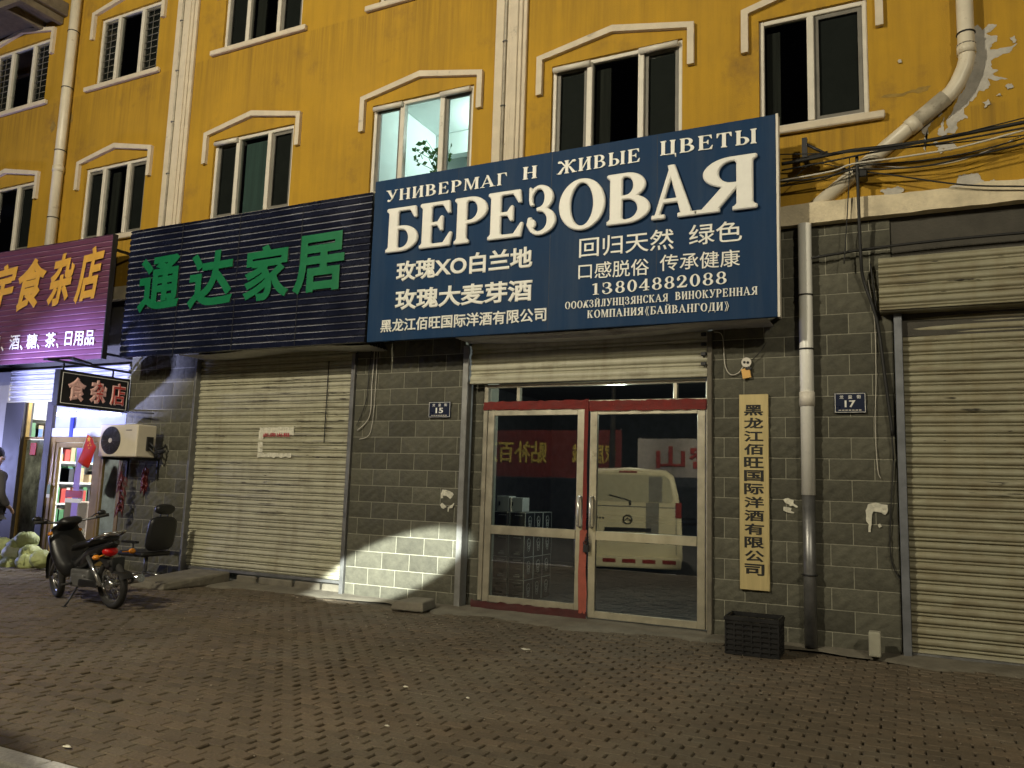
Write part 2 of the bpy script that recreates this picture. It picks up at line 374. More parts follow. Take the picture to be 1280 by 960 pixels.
streaks(M_yel, (.20,.11,.015), .42, (5.5,1,.35)); streaks(M_yel, (.55,.31,.03), .25, (.7,1,.6))
def sill_runs(m):
    N, L = nodes(m); b = N['Principled BSDF']; src = b.inputs['Base Color'].links[0].from_socket
    tc = N.new('ShaderNodeTexCoord'); sp = N.new('ShaderNodeSeparateXYZ'); L.new(tc.outputs['Object'], sp.inputs[0])
    mr = N.new('ShaderNodeMapRange'); mr.inputs[1].default_value = 4; mr.inputs[2].default_value = 8.4; L.new(sp.outputs[2], mr.inputs[0])
    cr = N.new('ShaderNodeValToRGB'); e = cr.color_ramp.elements; P = [(4.3,.15),(5.21,1),(5.225,.12),(6.7,.05),(7.96,1),(7.975,.1)]
    e[0].position = (P[0][0]-4)/4.4; e[0].color = (P[0][1],)*3+(1,); e[1].position = (P[-1][0]-4)/4.4; e[1].color = (P[-1][1],)*3+(1,)
    for z, v in P[1:-1]: q = e.new((z-4)/4.4); q.color = (v,v,v,1)
    L.new(mr.outputs[0], cr.inputs[0])
    mp = N.new('ShaderNodeMapping'); mp.inputs['Scale'].default_value = (11,1,.28); L.new(tc.outputs['Object'], mp.inputs[0])
    n = N.new('ShaderNodeTexNoise'); n.inputs['Scale'].default_value = 1; n.inputs['Detail'].default_value = 6; n.inputs['Roughness'].default_value = .75; L.new(mp.outputs[0], n.inputs['Vector'])
    r = N.new('ShaderNodeValToRGB'); r.color_ramp.elements[0].position = .42; r.color_ramp.elements[1].position = .66; L.new(n.outputs['Fac'], r.inputs[0])
    q = N.new('ShaderNodeMath'); q.operation = 'MULTIPLY'; L.new(r.outputs[0], q.inputs[0]); L.new(cr.outputs[0], q.inputs[1])
    q2 = N.new('ShaderNodeMath'); q2.operation = 'MULTIPLY'; q2.inputs[1].default_value = .6; L.new(q.outputs[0], q2.inputs[0])
    mx = N.new('ShaderNodeMixRGB'); mx.inputs[2].default_value = (.15,.085,.015,1); L.new(q2.outputs[0], mx.inputs[0]); L.new(src, mx.inputs[1]); L.new(mx.outputs[0], b.inputs['Base Color'])
sill_runs(M_yel)
M_cream = mat('cream_trim', (.62,.54,.42), .8, var=.10, vs=5, bump=.002, bs=60, dirt=(.25,.22,.18), dirt_amt=.15, dirt_s=4)
M_block = mat('grey_block', (.084,.081,.060), .9, var=.25, vs=9, bump=.010, bs=26, dirt=(.09,.088,.07), dirt_amt=.2, dirt_s=3)
def tinted(m, lo, hi):
    N, L = nodes(m); b = N['Principled BSDF']; src = b.inputs['Base Color'].links[0].from_socket
    a = N.new('ShaderNodeAttribute'); a.attribute_name = 'tint'; r = N.new('ShaderNodeMapRange'); r.inputs[3].default_value = lo; r.inputs[4].default_value = hi; L.new(a.outputs['Fac'], r.inputs[0])
    mx = N.new('ShaderNodeMixRGB'); mx.blend_type = 'MULTIPLY'; mx.inputs[0].default_value = 1; L.new(src, mx.inputs[1]); L.new(r.outputs[0], mx.inputs[2]); L.new(mx.outputs[0], b.inputs['Base Color'])
tinted(M_block, .72, 1.22)
M_mortar = mat('mortar', (.31,.30,.235), .95, var=.15, bump=.002)
M_ledge = mat('ledge_paint', (.66,.57,.40), .85, var=.22, vs=5, bump=.006, bs=30, dirt=(.34,.29,.21), dirt_amt=.3, dirt_s=3)
M_plast = mat('bare_plaster', (.46,.435,.39), .9, var=.22, vs=9, bump=.004, bs=40, dirt=(.30,.25,.18), dirt_amt=.3, dirt_s=9)
M_shut = mat('shutter_paint', (.40,.385,.285), .5, var=.14, vs=2.0, dirt=(.22,.20,.14), dirt_amt=.42, dirt_s=2.2, stretch=(1,1,4))
M_shut2 = mat('shutter_beige', (.29,.275,.19), .5, var=.16, vs=2.0, dirt=(.17,.14,.085), dirt_amt=.48, dirt_s=1.6, stretch=(1,1,5))
streaks(M_shut, (.20,.17,.10), .5, (6,1,.8)); streaks(M_shut2, (.17,.13,.07), .6, (2.0,1,3)); streaks(M_shut2, (.20,.16,.08), .4, (8,1,.6))
M_scuff = mat('scuff_mark', (.05,.045,.035), .9, var=.3)
M_rail = mat('rail_steel', (.20,.20,.20), .5, .6, var=.25, vs=8, dirt=(.12,.09,.06), dirt_amt=.2, dirt_s=6)
M_alu = mat('aluminium', (.66,.62,.50), .33, .85, var=.12, vs=7, dirt=(.25,.20,.12), dirt_amt=.12, dirt_s=5)
M_white = mat('white_pvc', (.66,.62,.54), .45, var=.10, vs=5, dirt=(.28,.24,.18), dirt_amt=.12, dirt_s=4)
M_pipe = mat('pvc_pipe', (.66,.60,.48), .4, var=.10, vs=4, dirt=(.30,.24,.16), dirt_amt=.15, dirt_s=5)
M_pipe2 = mat('old_pipe', (.42,.38,.30), .6, var=.3, vs=5, dirt=(.12,.08,.05), dirt_amt=.35, dirt_s=7)
M_steelp = mat('galvanised_pipe', (.22,.22,.22), .40, .7, var=.3, vs=5)
M_blue = mat('blue_sign_panel', (.010,.037,.098), .6, var=.08, vs=2, spec=.12)
M_letter = mat('cream_letter', (.85,.84,.79), .5, var=.05, vs=8)
M_edge = mat('sign_edge_white', (.72,.68,.60), .5, var=.1)
M_dark = mat('dark_metal', (.025,.025,.027), .5, .3, var=.3)
M_navy = mat('navy_louvre', (.006,.008,.022), .26, .0, var=.3, vs=3, spec=.5)
def rib_glints(m, pitch, c, thr):  # pale line along each rib: the lamp highlight painted into the colour
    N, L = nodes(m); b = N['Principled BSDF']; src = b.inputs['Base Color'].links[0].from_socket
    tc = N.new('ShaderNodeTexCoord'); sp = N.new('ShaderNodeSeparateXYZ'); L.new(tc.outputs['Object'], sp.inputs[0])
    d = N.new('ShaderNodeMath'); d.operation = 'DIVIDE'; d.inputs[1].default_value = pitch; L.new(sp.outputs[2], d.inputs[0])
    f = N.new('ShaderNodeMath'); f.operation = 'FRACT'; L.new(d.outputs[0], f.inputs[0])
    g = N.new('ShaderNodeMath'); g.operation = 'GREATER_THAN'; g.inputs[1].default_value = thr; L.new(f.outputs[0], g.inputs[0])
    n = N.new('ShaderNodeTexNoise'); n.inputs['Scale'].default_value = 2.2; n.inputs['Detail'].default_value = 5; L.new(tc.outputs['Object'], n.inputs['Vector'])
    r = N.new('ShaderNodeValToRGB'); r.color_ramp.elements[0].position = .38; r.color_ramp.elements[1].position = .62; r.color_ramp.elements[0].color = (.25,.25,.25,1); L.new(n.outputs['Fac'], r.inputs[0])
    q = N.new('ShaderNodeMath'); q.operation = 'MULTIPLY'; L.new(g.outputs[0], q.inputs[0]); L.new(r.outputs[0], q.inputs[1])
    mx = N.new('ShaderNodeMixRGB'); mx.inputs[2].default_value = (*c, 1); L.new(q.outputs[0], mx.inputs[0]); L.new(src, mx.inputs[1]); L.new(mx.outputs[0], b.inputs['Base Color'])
rib_glints(M_navy, .0905, (.30,.31,.36), .87)
M_green = mat('green_letter', (.004,.15,.055), .45, var=.08, vs=6)
M_purp = mat('purple_louvre', (.135,.045,.090), .5, var=.10, vs=2)
rib_glints(M_purp, .092, (.42,.24,.34), .88)
M_gold = mat('yellow_letter', (.72,.40,.07), .5, var=.1)
M_black = mat('black_plastic', (.012,.012,.013), .4, var=.3, vs=8)
M_tyre = mat('tyre_rubber', (.018,.017,.016), .85, var=.3)
M_red = mat('red_cloth', (.15,.009,.006), .75, var=.25, vs=12, bump=.004, bs=30)
M_redp = mat('faded_red_paper', (.31,.075,.05), .8, var=.2, vs=10, bump=.004, bs=25)
M_maroon = mat('dark_red_board', (.055,.008,.008), .7, var=.3, bump=.003)
M_brass = mat('brushed_brass', (.59,.48,.235), .38, .3, var=.10, vs=5, stretch=(6,1,.6), dirt=(.35,.24,.12), dirt_amt=.1)
M_ink = mat('black_ink', (.012,.012,.012), .6, var=.1)
M_plate = mat('enamel_plate', (.012,.018,.045), .3, var=.1)
M_winglass = glass('window_glass', (.55,.60,.58), .02)
M_doorglass = glass('door_glass', (.62,.66,.62), .15, .012)
M_shopglass = glass('shop_glass', (.85,.88,.88), .02)
M_room = mat('dark_room', (.05,.05,.05), .9, var=.2)
M_teal = mat('pale_room', (.66,.74,.72), .8, var=.03)
M_paver = None
M_conc = mat('concrete', (.15,.135,.105), .92, var=.25, vs=5, bump=.008, bs=22, dirt=(.10,.085,.06), dirt_amt=.3, dirt_s=2)
M_kerb = mat('granite_kerb', (.46,.46,.47), .75, var=.25, vs=60, bump=.002, bs=80)
M_road = mat('asphalt', (.05,.05,.05), .9, var=.3, vs=30, bump=.004, bs=120)
M_paper = mat('torn_paper', (.62,.60,.50), .85, var=.25, vs=18, bump=.006, bs=30, dirt=(.30,.28,.20), dirt_amt=.4, dirt_s=16)
M_cable = mat('cable_black', (.012,.012,.012), .6, var=.2)
M_wirew = mat('wire_white', (.55,.52,.45), .6, var=.1)
M_card = mat('dark_carton', (.020,.021,.022), .55, var=.3)
M_cardl = mat('carton_edge', (.66,.67,.62), .6, var=.1)
M_cream_ac = mat('ac_casing', (.66,.60,.48), .45, var=.08, vs=4, dirt=(.35,.28,.18), dirt_amt=.12)
M_leaf = mat('leaf', (.05,.16,.03), .55, var=.35, vs=12)

# ------------------------------------------------------------------ ground
mb = MB(); mb.add([(-120,-160,-.135),(120,-160,-.135),(120,-5.74,-.135),(-120,-5.74,-.135)], [(0,1,2,3)])
tag(mb.build('road', M_road), kind='structure')
mb = MB(); mb.add([(-120,-5.60,-.021),(120,-5.60,-.021),(120,40,-.021),(-120,40,-.021)], [(0,1,2,3)])
M_bed = mat('sand_bed', (.075,.06,.042), .95, var=.3)
tag(mb.build('ground', M_bed), kind='structure')
mb = MB()
x = -20.0
while x < 8:
    w = .62; mb.box(x+.004, x+w-.004, -5.74, -5.605, -.14, .012+random.uniform(-.004,.004)); x += w
tag(mb.build('kerb', M_kerb, bevel=.012, seg=2), kind='structure')
def pavers():
    m = bpy.data.materials.new('paver'); m.use_nodes = True; N, L = nodes(m); b = N['Principled BSDF']
    a = N.new('ShaderNodeAttribute'); a.attribute_name = 'tint'
    cr = N.new('ShaderNodeValToRGB'); e = cr.color_ramp.elements
    e[0].color = (.082,.066,.045,1); e[1].color = (.124,.098,.067,1); k = e.new(.5); k.color = (.102,.082,.056,1)
    L.new(a.outputs['Fac'], cr.inputs[0])
    tc = N.new('ShaderNodeTexCoord'); n = N.new('ShaderNodeTexNoise'); n.inputs['Scale'].default_value = .9; n.inputs['Detail'].default_value = 8; n.inputs['Roughness'].default_value = .7
    L.new(tc.outputs['Object'], n.inputs['Vector'])
    r2 = N.new('ShaderNodeValToRGB'); r2.color_ramp.elements[0].position = .48; r2.color_ramp.elements[1].position = .62
    L.new(n.outputs['Fac'], r2.inputs[0])
    mx = N.new('ShaderNodeMixRGB'); mx.inputs[2].default_value = (.125,.110,.082,1)
    mf = N.new('ShaderNodeMath'); mf.operation = 'MULTIPLY'; mf.inputs[1].default_value = .8; L.new(r2.outputs[0], mf.inputs[0])
    L.new(mf.outputs[0], mx.inputs[0]); L.new(cr.outputs[0], mx.inputs[1])
    n2 = N.new('ShaderNodeTexNoise'); n2.inputs['Scale'].default_value = 70; n2.inputs['Detail'].default_value = 6
    L.new(tc.outputs['Object'], n2.inputs['Vector'])
    m2 = N.new('ShaderNodeMixRGB'); m2.blend_type = 'OVERLAY'; m2.inputs[0].default_value = .55
    L.new(mx.outputs[0], m2.inputs[1]); L.new(n2.outputs['Fac'], m2.inputs[2]); n4 = N.new('ShaderNodeTexNoise'); n4.inputs['Scale'].default_value = .38; n4.inputs['Detail'].default_value = 9; n4.inputs['Roughness'].default_value = .62; L.new(tc.outputs['Object'], n4.inputs['Vector'])
    r4 = N.new('ShaderNodeValToRGB'); r4.color_ramp.elements[0].position = .36; r4.color_ramp.elements[1].position = .64; r4.color_ramp.elements[0].color = (.74,.72,.68,1); r4.color_ramp.elements[1].color = (1.08,1.0,.94,1); L.new(n4.outputs['Fac'], r4.inputs[0])
    m4 = N.new('ShaderNodeMixRGB'); m4.blend_type = 'MULTIPLY'; m4.inputs[0].default_value = 1; L.new(m2.outputs[0], m4.inputs[1]); L.new(r4.outputs[0], m4.inputs[2]); L.new(m4.outputs[0], b.inputs['Base Color'])
    bp = N.new('ShaderNodeBump'); bp.inputs['Distance'].default_value = .004; L.new(n2.outputs['Fac'], bp.inputs['Height']); L.new(bp.outputs[0], b.inputs['Normal'])
    b.inputs['Roughness'].default_value = .8
    PX, PY = .165, .0928; v = []; f = []; t = []
    ny = int(5.35/PY)
    for j in range(ny):
        y0 = -5.597+j*PY
        for i in range(int(26/PX)):
            x0 = -18+i*PX+(.5*PX if j % 2 else 0)
            z = random.gauss(0,.0030)+.010*math.sin(x0*.9+1)*math.sin(y0*1.3)+.006*math.sin(x0*2.3+y0*1.9); tx = random.gauss(0,.008); ty = random.gauss(0,.012)
            gx = random.uniform(.0035,.0085); gy = random.uniform(.0008,.0022); o = len(v); zz = .056 if False else 0
            cx, cy = x0+PX/2, y0+PY/2
            def hz(X, Y, d): return z+(X-cx)*tx+(Y-cy)*ty-d
            xa, xb, ya, yb = x0+gx, x0+PX-gx, y0+gy, y0+PY-gy; s = .007
            out = [(xa,ya+s),(xa+s,ya),(xb-s,ya),(xb,ya+s),(xb,yb-s),(xb-s,yb),(xa+s,yb),(xa,yb-s)]
            bev = .006
            top = [(max(min(X,xb-bev),xa+bev), max(min(Y,yb-bev*.5),ya+bev*.5)) for X,Y in out]
            for X,Y in top: v.append((X,Y,hz(X,Y,0)))
            for X,Y in out: v.append((X,Y,hz(X,Y,.006)))
            for X,Y in out: v.append((X,Y,-.035))
            f.append(tuple(o+k for k in range(8)))
            for k in range(8):
                k2 = (k+1)%8
                f.append((o+k,o+8+k,o+8+k2,o+k2)); f.append((o+8+k,o+16+k,o+16+k2,o+8+k2))
            t += [random.random()]*17
    v = [(a[0],a[1],a[2]+.012) for a in v]
    me = bpy.data.meshes.new('pavement'); me.from_pydata(v, [], f); me.update()
    at_ = me.attributes.new('tint', 'FLOAT', 'FACE'); at_.data.foreach_set('value', t)
    me.materials.append(m); o = bpy.data.objects.new('pavement', me); COL.objects.link(o)
    tag(o, kind='structure')
pavers()
mb = MB()      # rough cement apron along the foot of the facade
n = 110
def apron_edge(x): return -.30-.10*math.sin(x*1.3)-.07*math.sin(x*3.7+1)-.04*math.sin(x*9.1)-(.18 if -4.9 < x < -1.6 else 0)
vs = []; rows = (0, .35, .7, .9, 1)
for i in range(n+1):
    x = -18+26*i/n
    for k, q in enumerate(rows):
        e = apron_edge(x); zz = .052-.035*q+random.uniform(-.006,.006)
        if k == len(rows)-1: zz = .002
        vs.append((x, .15+(e-.15)*q, zz))
fs = []
for i in range(n):
    for k in range(len(rows)-1): fs.append((i*5+k, i*5+k+1, (i+1)*5+k+1, (i+1)*5+k))
mb.add(vs, fs, True)
tag(mb.build('cement_apron', M_conc), kind='structure')

# ------------------------------------------------------------------ the building
B = thing('building', (-6, 3, 0), 'yellow plastered block of flats with cream window trims above a row of shops', 'building')
XL, XR, ZT = -24.0, 12.0, 11.4
WINS = [  # x0, x1 of the opening, kind
    (-15.35,-13.72,'w'), (-12.36,-10.86,'w'), (-9.375,-7.80,'w'), (-6.41,-4.83,'w'), (-3.74,-2.13,'w'), (-1.293,-.215,'n')]
FL = [(5.30,6.57), (8.06,9.30)]
xs = sorted(set([XL,XR]+[a for w in WINS for a in w[:2]])); zs = [4.3]+[a for fl in FL for a in fl]+[ZT]
mb = MB()
def is_open(xa, za):
    return any(w[0]-.001 <= xa < w[1]-.001 for w in WINS) and any(fl[0]-.001 <= za < fl[1]-.001 for fl in FL)
for i in range(len(xs)-1):
    for j in range(len(zs)-1):
        if not is_open(xs[i], zs[j]):
            mb.add([(xs[i],0,zs[j]),(xs[i+1],0,zs[j]),(xs[i+1],0,zs[j+1]),(xs[i],0,zs[j+1])], [(0,1,2,3)])
for w in WINS:
    for fl in FL:
        x0,x1,z0,z1 = w[0],w[1],fl[0],fl[1]; d = .16
        mb.add([(x0,0,z0),(x0,d,z0),(x0,d,z1),(x0,0,z1)], [(0,1,2,3)]); mb.add([(x1,0,z0),(x1,d,z0),(x1,d,z1),(x1,0,z1)], [(3,2,1,0)])
        mb.add([(x0,0,z1),(x1,0,z1),(x1,d,z1),(x0,d,z1)], [(0,1,2,3)]); mb.add([(x0,0,z0),(x1,0,z0),(x1,d,z0),(x0,d,z0)], [(3,2,1,0)])
mb.add([(XL,0,4.3),(XL,9,4.3),(XL,9,ZT),(XL,0,ZT)], [(0,1,2,3)]); mb.add([(XR,0,4.3),(XR,9,4.3),(XR,9,ZT),(XR,0,ZT)], [(3,2,1,0)])
mb.add([(XL,9,0),(XR,9,0),(XR,9,ZT),(XL,9,ZT)], [(3,2,1,0)])
mb.build('wall', M_yel, B)
MB().box(XL-.1,XR+.1,-.25,9.1,ZT,ZT+.25).build('roof', M_cream, B, bevel=.02)
# dark rooms behind the windows, the lit one apart
mb = MB(); mb.box(XL+.1,XR-.1,3.6,3.7,4.3,ZT-.02); mb.box(XL+.1,-6.75,.2,3.59,4.25,4.35); mb.box(-4.45,XR-.1,.2,3.59,4.25,4.35); mb.box(XL+.1,XR-.1,.2,3.59,7.2,7.3)
mb.box(-6.85,-6.75,.17,3.59,4.36,7.19); mb.box(-4.45,-4.35,.17,3.59,4.36,7.19)
mb.build('inner_wall', M_room, B)
mb = MB(); mb.box(-6.74,-4.46,3.5,3.59,4.36,7.19); mb.box(-6.74,-6.71,.17,3.49,4.36,7.19); mb.box(-4.49,-4.46,.17,3.49,4.36,7.19); mb.box(-6.70,-4.50,.2,3.49,7.1,7.18)
mb.box(-6.70,-4.50,2.1,2.25,6.72,7.09); mb.build('lit_room', M_teal, B)
# windows
def win_frame(x0, x1, z0, z1, kind):
    mb = MB(); y0, y1 = .035, .10; t = .05
    mb.box(x0,x0+t,y0,y1,z0,z1); mb.box(x1-t,x1,y0,y1,z0,z1); mb.box(x0+t,x1-t,y0,y1,z1-t,z1); mb.box(x0+t,x1-t,y0,y1,z0,z0+t)
    L = x1-x0
    ms = [x0+L*.30, x0+L*.695] if kind == 'w' else [x0+L*.485]
    for q in ms: mb.box(q-.035,q+.035,y0-.012,y1+.01,z0+t,z1-t)
    return mb, ms
def sashes(x0, x1, z0, z1):
    mb = MB(); t = .045
    mb.box(x0,x0+t,.062,.095,z0,z1); mb.box(x1-t,x1,.062,.095,z0,z1); mb.box(x0+t,x1-t,.062,.095,z1-t,z1); mb.box(x0+t,x1-t,.062,.095,z0,z0+t)
    return mb
M_sash = mat('sash_grey', (.16,.15,.13), .55, var=.2)
M_screen = mat('fly_screen', (.028,.028,.026), .8, var=.3)
M_gcurt = mat('curtain_grey', (.045,.042,.036), .9, var=.5, vs=3, stretch=(12,1,.3))
M_curt = mat('curtain_teal', (.12,.19,.18), .85, var=.2, vs=3, stretch=(6,1,.4))
for fi, fl in enumerate(FL):
    for wi, (x0,x1,kind) in enumerate(WINS):
        z0, z1 = fl
        fr, ms = win_frame(x0,x1,z0,z1,kind)
        w = fr.build('window', M_white, B, bevel=.006)
        edges = [x0+.05]+ms+[x1-.05]
        MB().add([(x0+.05,.075,z0+.05),(x1-.05,.075,z0+.05),(x1-.05,.075,z1-.05),(x0+.05,.075,z1-.05)], [(0,1,2,3)]).build('pane', M_winglass, w)
        sides = [(edges[0], edges[1]-.035), (edges[-2]+.035, edges[-1])] if kind == 'w' else [(edges[-2]+.035, edges[-1])]
        for a, b in sides: sashes(a,b,z0+.05,z1-.05).build('sash', M_sash, w)
        if not (fi == 0 and wi == 3):
            for a, b in sides: MB().box(a+.05,b-.05,.10,.104,z0+.10,z1-.1).build('fly_screen', M_screen, w)
        if kind == 'w' and fi == 0 and wi in (2,3,4):
            rb = MB(); a, b = sides[0]; rb.tube([(a-.03,.0,z1-.06),(b+.05,.0,z1-.06)], .036, 10); rb.build('roller_blind', M_white, w)
            if wi != 2:
                rb = MB(); a, b = sides[1]; rb.tube([(a-.05,.0,z1-.05),(b,.0,z1-.05)], .036, 10); rb.build('roller_blind', M_white, w)
        if (fi,wi) in ((0,1),(0,4),(1,2)): MB().box(ms[0]+.04,ms[0]+.22,.17,.20,z0+.05,z1-.08).build('curtain', M_gcurt, w)
        if (fi,wi) == (0,5): MB().box(x0+.06,x0+.20,.17,.20,z0+.05,z1-.08).build('curtain', M_gcurt, w)
        if fi == 0 and wi == 2: MB().box(ms[0]+.05,ms[1]+.02,.16,.19,z0+.05,z1-.08).build('curtain', M_curt, w)
        if wi in (0,1) and fi == 1:
            for a, b in sides:
                gb = MB(); gb.tube([((a+b)/2,.058,z0+.1),((a+b)/2,.058,z1-.1)], .006, 6)
                for k in range(10): gb.tube([(a+.02,.055,z0+.12+k*.115),(b-.02,.055,z0+.12+k*.115)], .006, 6)
                gb.build('grille', M_sash, w)
        # sill
        s = MB().box(x0-.20 if kind == 'w' else x0-.13, x1+.13 if kind == 'w' else x1+.14, -.07, -.002, z0-.085, z0-.004)
        s.build('sill', M_cream, w, bevel=.012)
        # pediment shaped hood of flat cream bands
        t = .075; a, b = (x0-.19, x1+.14) if kind == 'w' else (x0-.18, x1+.15); zb, zc, za = z1-.36, z1+.14, z1+.33; c = (a+b)/2
        out = [(a,zb),(a,zc),(c,za),(b,zc),(b,zb),(b-t,zb),(b-t,zc-.055),(c,za-.082),(a+t,zc-.055),(a+t,zb)]
        hb = MB(); n = len(out)
        yf, yb = -.055, .0-.001
        Q = [(0,1,8,9),(1,2,7,8),(2,3,6,7),(3,4,5,6)]
        vs = [(p[0],yf,p[1]) for p in out]+[(p[0],yb,p[1]) for p in out]
        hb.add(vs, [q for q in Q]+[(i,i+n,(i+1)%n+n,(i+1)%n) for i in range(n)])
        hb.build('hood', M_cream, w)
        if kind == 'w' and False: pass
# pilasters with a conduit channel
for xa, xb, side in ((-10.41,-9.94,-1),(-4.52,-4.08,1)):
    p = MB(); L = xb-xa
    a0, a1 = (xa+.14, xb) if side < 0 else (xa+.0, xb-.0)
    if side < 0:
        p.box(xa,xa+.11,-.05,-.001,4.4,ZT); p.box(xa+.16,xb,-.05,-.001,4.4,ZT); p.box(xa+.22,xb-.06,-.075,-.05,4.4,ZT); p.box(xa+.27,xb-.11,-.095,-.075,4.4,ZT)
    else:
        p.box(xa,xa+.12,-.05,-.001,4.4,ZT); p.box(xa+.17,xb,-.05,-.001,4.4,ZT); p.box(xa+.22,xb-.05,-.075,-.05,4.4,ZT); p.box(xa+.26,xb-.10,-.095,-.075,4.4,ZT)
    p.build('pilaster', M_cream, B, bevel=.008)
    cx = xa+.135 if side < 0 else xa+.145
    t_ = thing('conduit_pipe', (cx,-.04,4.4), 'thin cream conduit clamped beside the fluted pilaster '+('left of the lit window' if side > 0 else 'above the dark ribbed sign'), 'pipe', 'conduits beside the pilasters')
    t_['label'] = 'thin conduit clamped in the pilaster between the lit window and the blue sign' if side > 0 else 'thin conduit clamped in the pilaster above the dark sign with green letters'
    MB().tube([(cx,-.045,4.4),(cx,-.045,ZT-.02)], .018, 8).build('pipe', M_pipe2, t_)
    z = 5.3
    while z < ZT-.4:
        MB().torus((cx,-.045,z), .030, .008, (0,0,1), 12, 6).build('clamp', M_rail, t_); z += .86
# ledge and dark wall over the shops
mb = MB(); n = 60; vs = []
for i in range(n+1):
    x = XL+(XR-XL)*i/n if False else -3.0+7.5*i/n
    zt = 4.40+random.uniform(-.012,.012); yb = -.10+random.uniform(-.004,.004)
    vs += [(x,0,zt+.01),(x,yb,zt),(x,yb,4.195+random.uniform(-.006,.004)),(x,0,4.19)]
fs = [(i*4+k,i*4+k+1,(i+1)*4+k+1,(i+1)*4+k) for i in range(n) for k in range(3)]
mb.add(vs, fs); mb.box(XL,-3.0,-.10,-.001,4.19,4.40); mb.box(4.5,XR,-.10,-.001,4.19,4.40)
mb.build('ledge', M_ledge, B)
mb = MB(); mb.box(XL,-1.812,.10,.4,3.12,4.3); mb.box(-.06,XR,.02,.4,3.0,4.3); mb.box(-9.32,-6.40,.12,.4,3.0,3.13); mb.build('lintel', mat('dark_cement', (.062,.057,.047), .9, var=.3, vs=3, bump=.005, dirt=(.05,.05,.045), dirt_amt=.3), B)
# peeled paint around the slanting pipe
def patch(pts, y=-.0015, th=.0012): 
    P = [at(px,py) for px,py in pts]; return MB().prism([(p.x,p.z) for p in P], y-th, y+.0005)
def ragged(pts, amp=1.0, n=3):
    out = list(pts); am = amp
    for _ in range(n):
        q = []
        for i in range(len(out)):
            a, b = out[i], out[(i+1)%len(out)]; L = math.hypot(b[0]-a[0], b[1]-a[1]); o = random.uniform(-.16,.16)*amp
            q += [a, ((a[0]+b[0])/2-(b[1]-a[1])*o, (a[1]+b[1])/2+(b[0]-a[0])*o)] if L > .8 else [a]
        out = q
    return out
PATCH = [
 [(1214,34),(1222,31),(1228,38),(1236,30),(1246,31),(1238,40),(1230,44),(1247,45),(1246,52),(1234,56),(1238,62),(1252,60),(1272,54),(1262,66),(1246,72),(1238,76),(1230,74),(1234,84),(1248,88),(1238,92),(1260,99),(1246,101),(1232,98),(1238,106),(1230,114),(1218,112),(1214,122),(1208,132),(1203,126),(1206,110),(1214,96)],
 [(1213,36),(1232,42),(1240,58),(1238,74),(1242,92),(1236,110),(1222,116),(1210,132),(1203,142),(1194,166),(1181,168),(1183,150),(1196,130),(1208,108)],
 [(1196,128),(1206,124),(1202,138),(1210,148),(1198,152),(1192,162),(1184,166),(1186,150)],
 [(1180,146),(1184,168),(1172,168),(1176,160)],
 [(1158,150),(1166,146),(1163,156),(1160,168),(1157,190),(1154,186),(1156,168),(1151,160)],
 [(1168,172),(1190,178),(1196,184),(1180,186),(1166,180)],
 [(1196,226),(1198,219),(1214,217),(1226,222),(1232,231),(1246,226),(1258,230),(1262,236),(1240,240),(1190,240),(1184,236)],
 [(1262,48),(1268,45),(1271,51),(1266,55)],[(1256,108),(1264,105),(1267,110),(1259,113)],[(1172,186),(1176,182),(1180,188),(1175,193)],[(1228,128),(1235,124),(1238,131),(1231,136)],[(1245,120),(1250,117),(1252,122)],[(1170,140),(1176,137),(1178,143),(1173,148)],[(1100,240),(1116,236),(1130,237),(1126,243),(1106,246)],
 [(1122,77),(1126,75),(1127,79),(1123,80)],
]
for i_, q in enumerate(PATCH): patch(ragged(q, .65 if i_ == 0 else 1.5, 3), -.0015-.0011*i_, .0010).build('peeled_patch', M_plast, B)
M_damp = mat('damp_stain', (.27,.175,.04), .9, var=.3, vs=10)
for q in ([(1138,113),(1150,109),(1164,107),(1160,113),(1148,117),(1122,121),(1100,122),(1124,117)], [(62,160),(67,150),(70,156),(64,166)], [(84,146),(89,140),(91,150),(86,158)]):
    patch(ragged(q,.8,2), -.0012, .0010).build('stain', M_damp, B)
# balcony slab at the far upper left
mb = MB(); p = at(44,0,-.9); q = at(41,-6,-.9); p.x -= .50; q.z += .24
mb.box(-19.5,p.x,-.9,-.001,q.z,q.z+.25); mb.box(-19.5,p.x-.10,-.8,-.7,q.z-.13,q.z-.002); mb.box(p.x-.20,p.x-.10,-.699,-.01,q.z-.13,q.z-.002); mb.box(p.x-.70,p.x-.60,-.699,-.01,q.z-.13,q.z-.002)
mb.build('balcony', mat('old_concrete', (.16,.13,.09), .9, var=.3, bump=.006), B, bevel=.01)
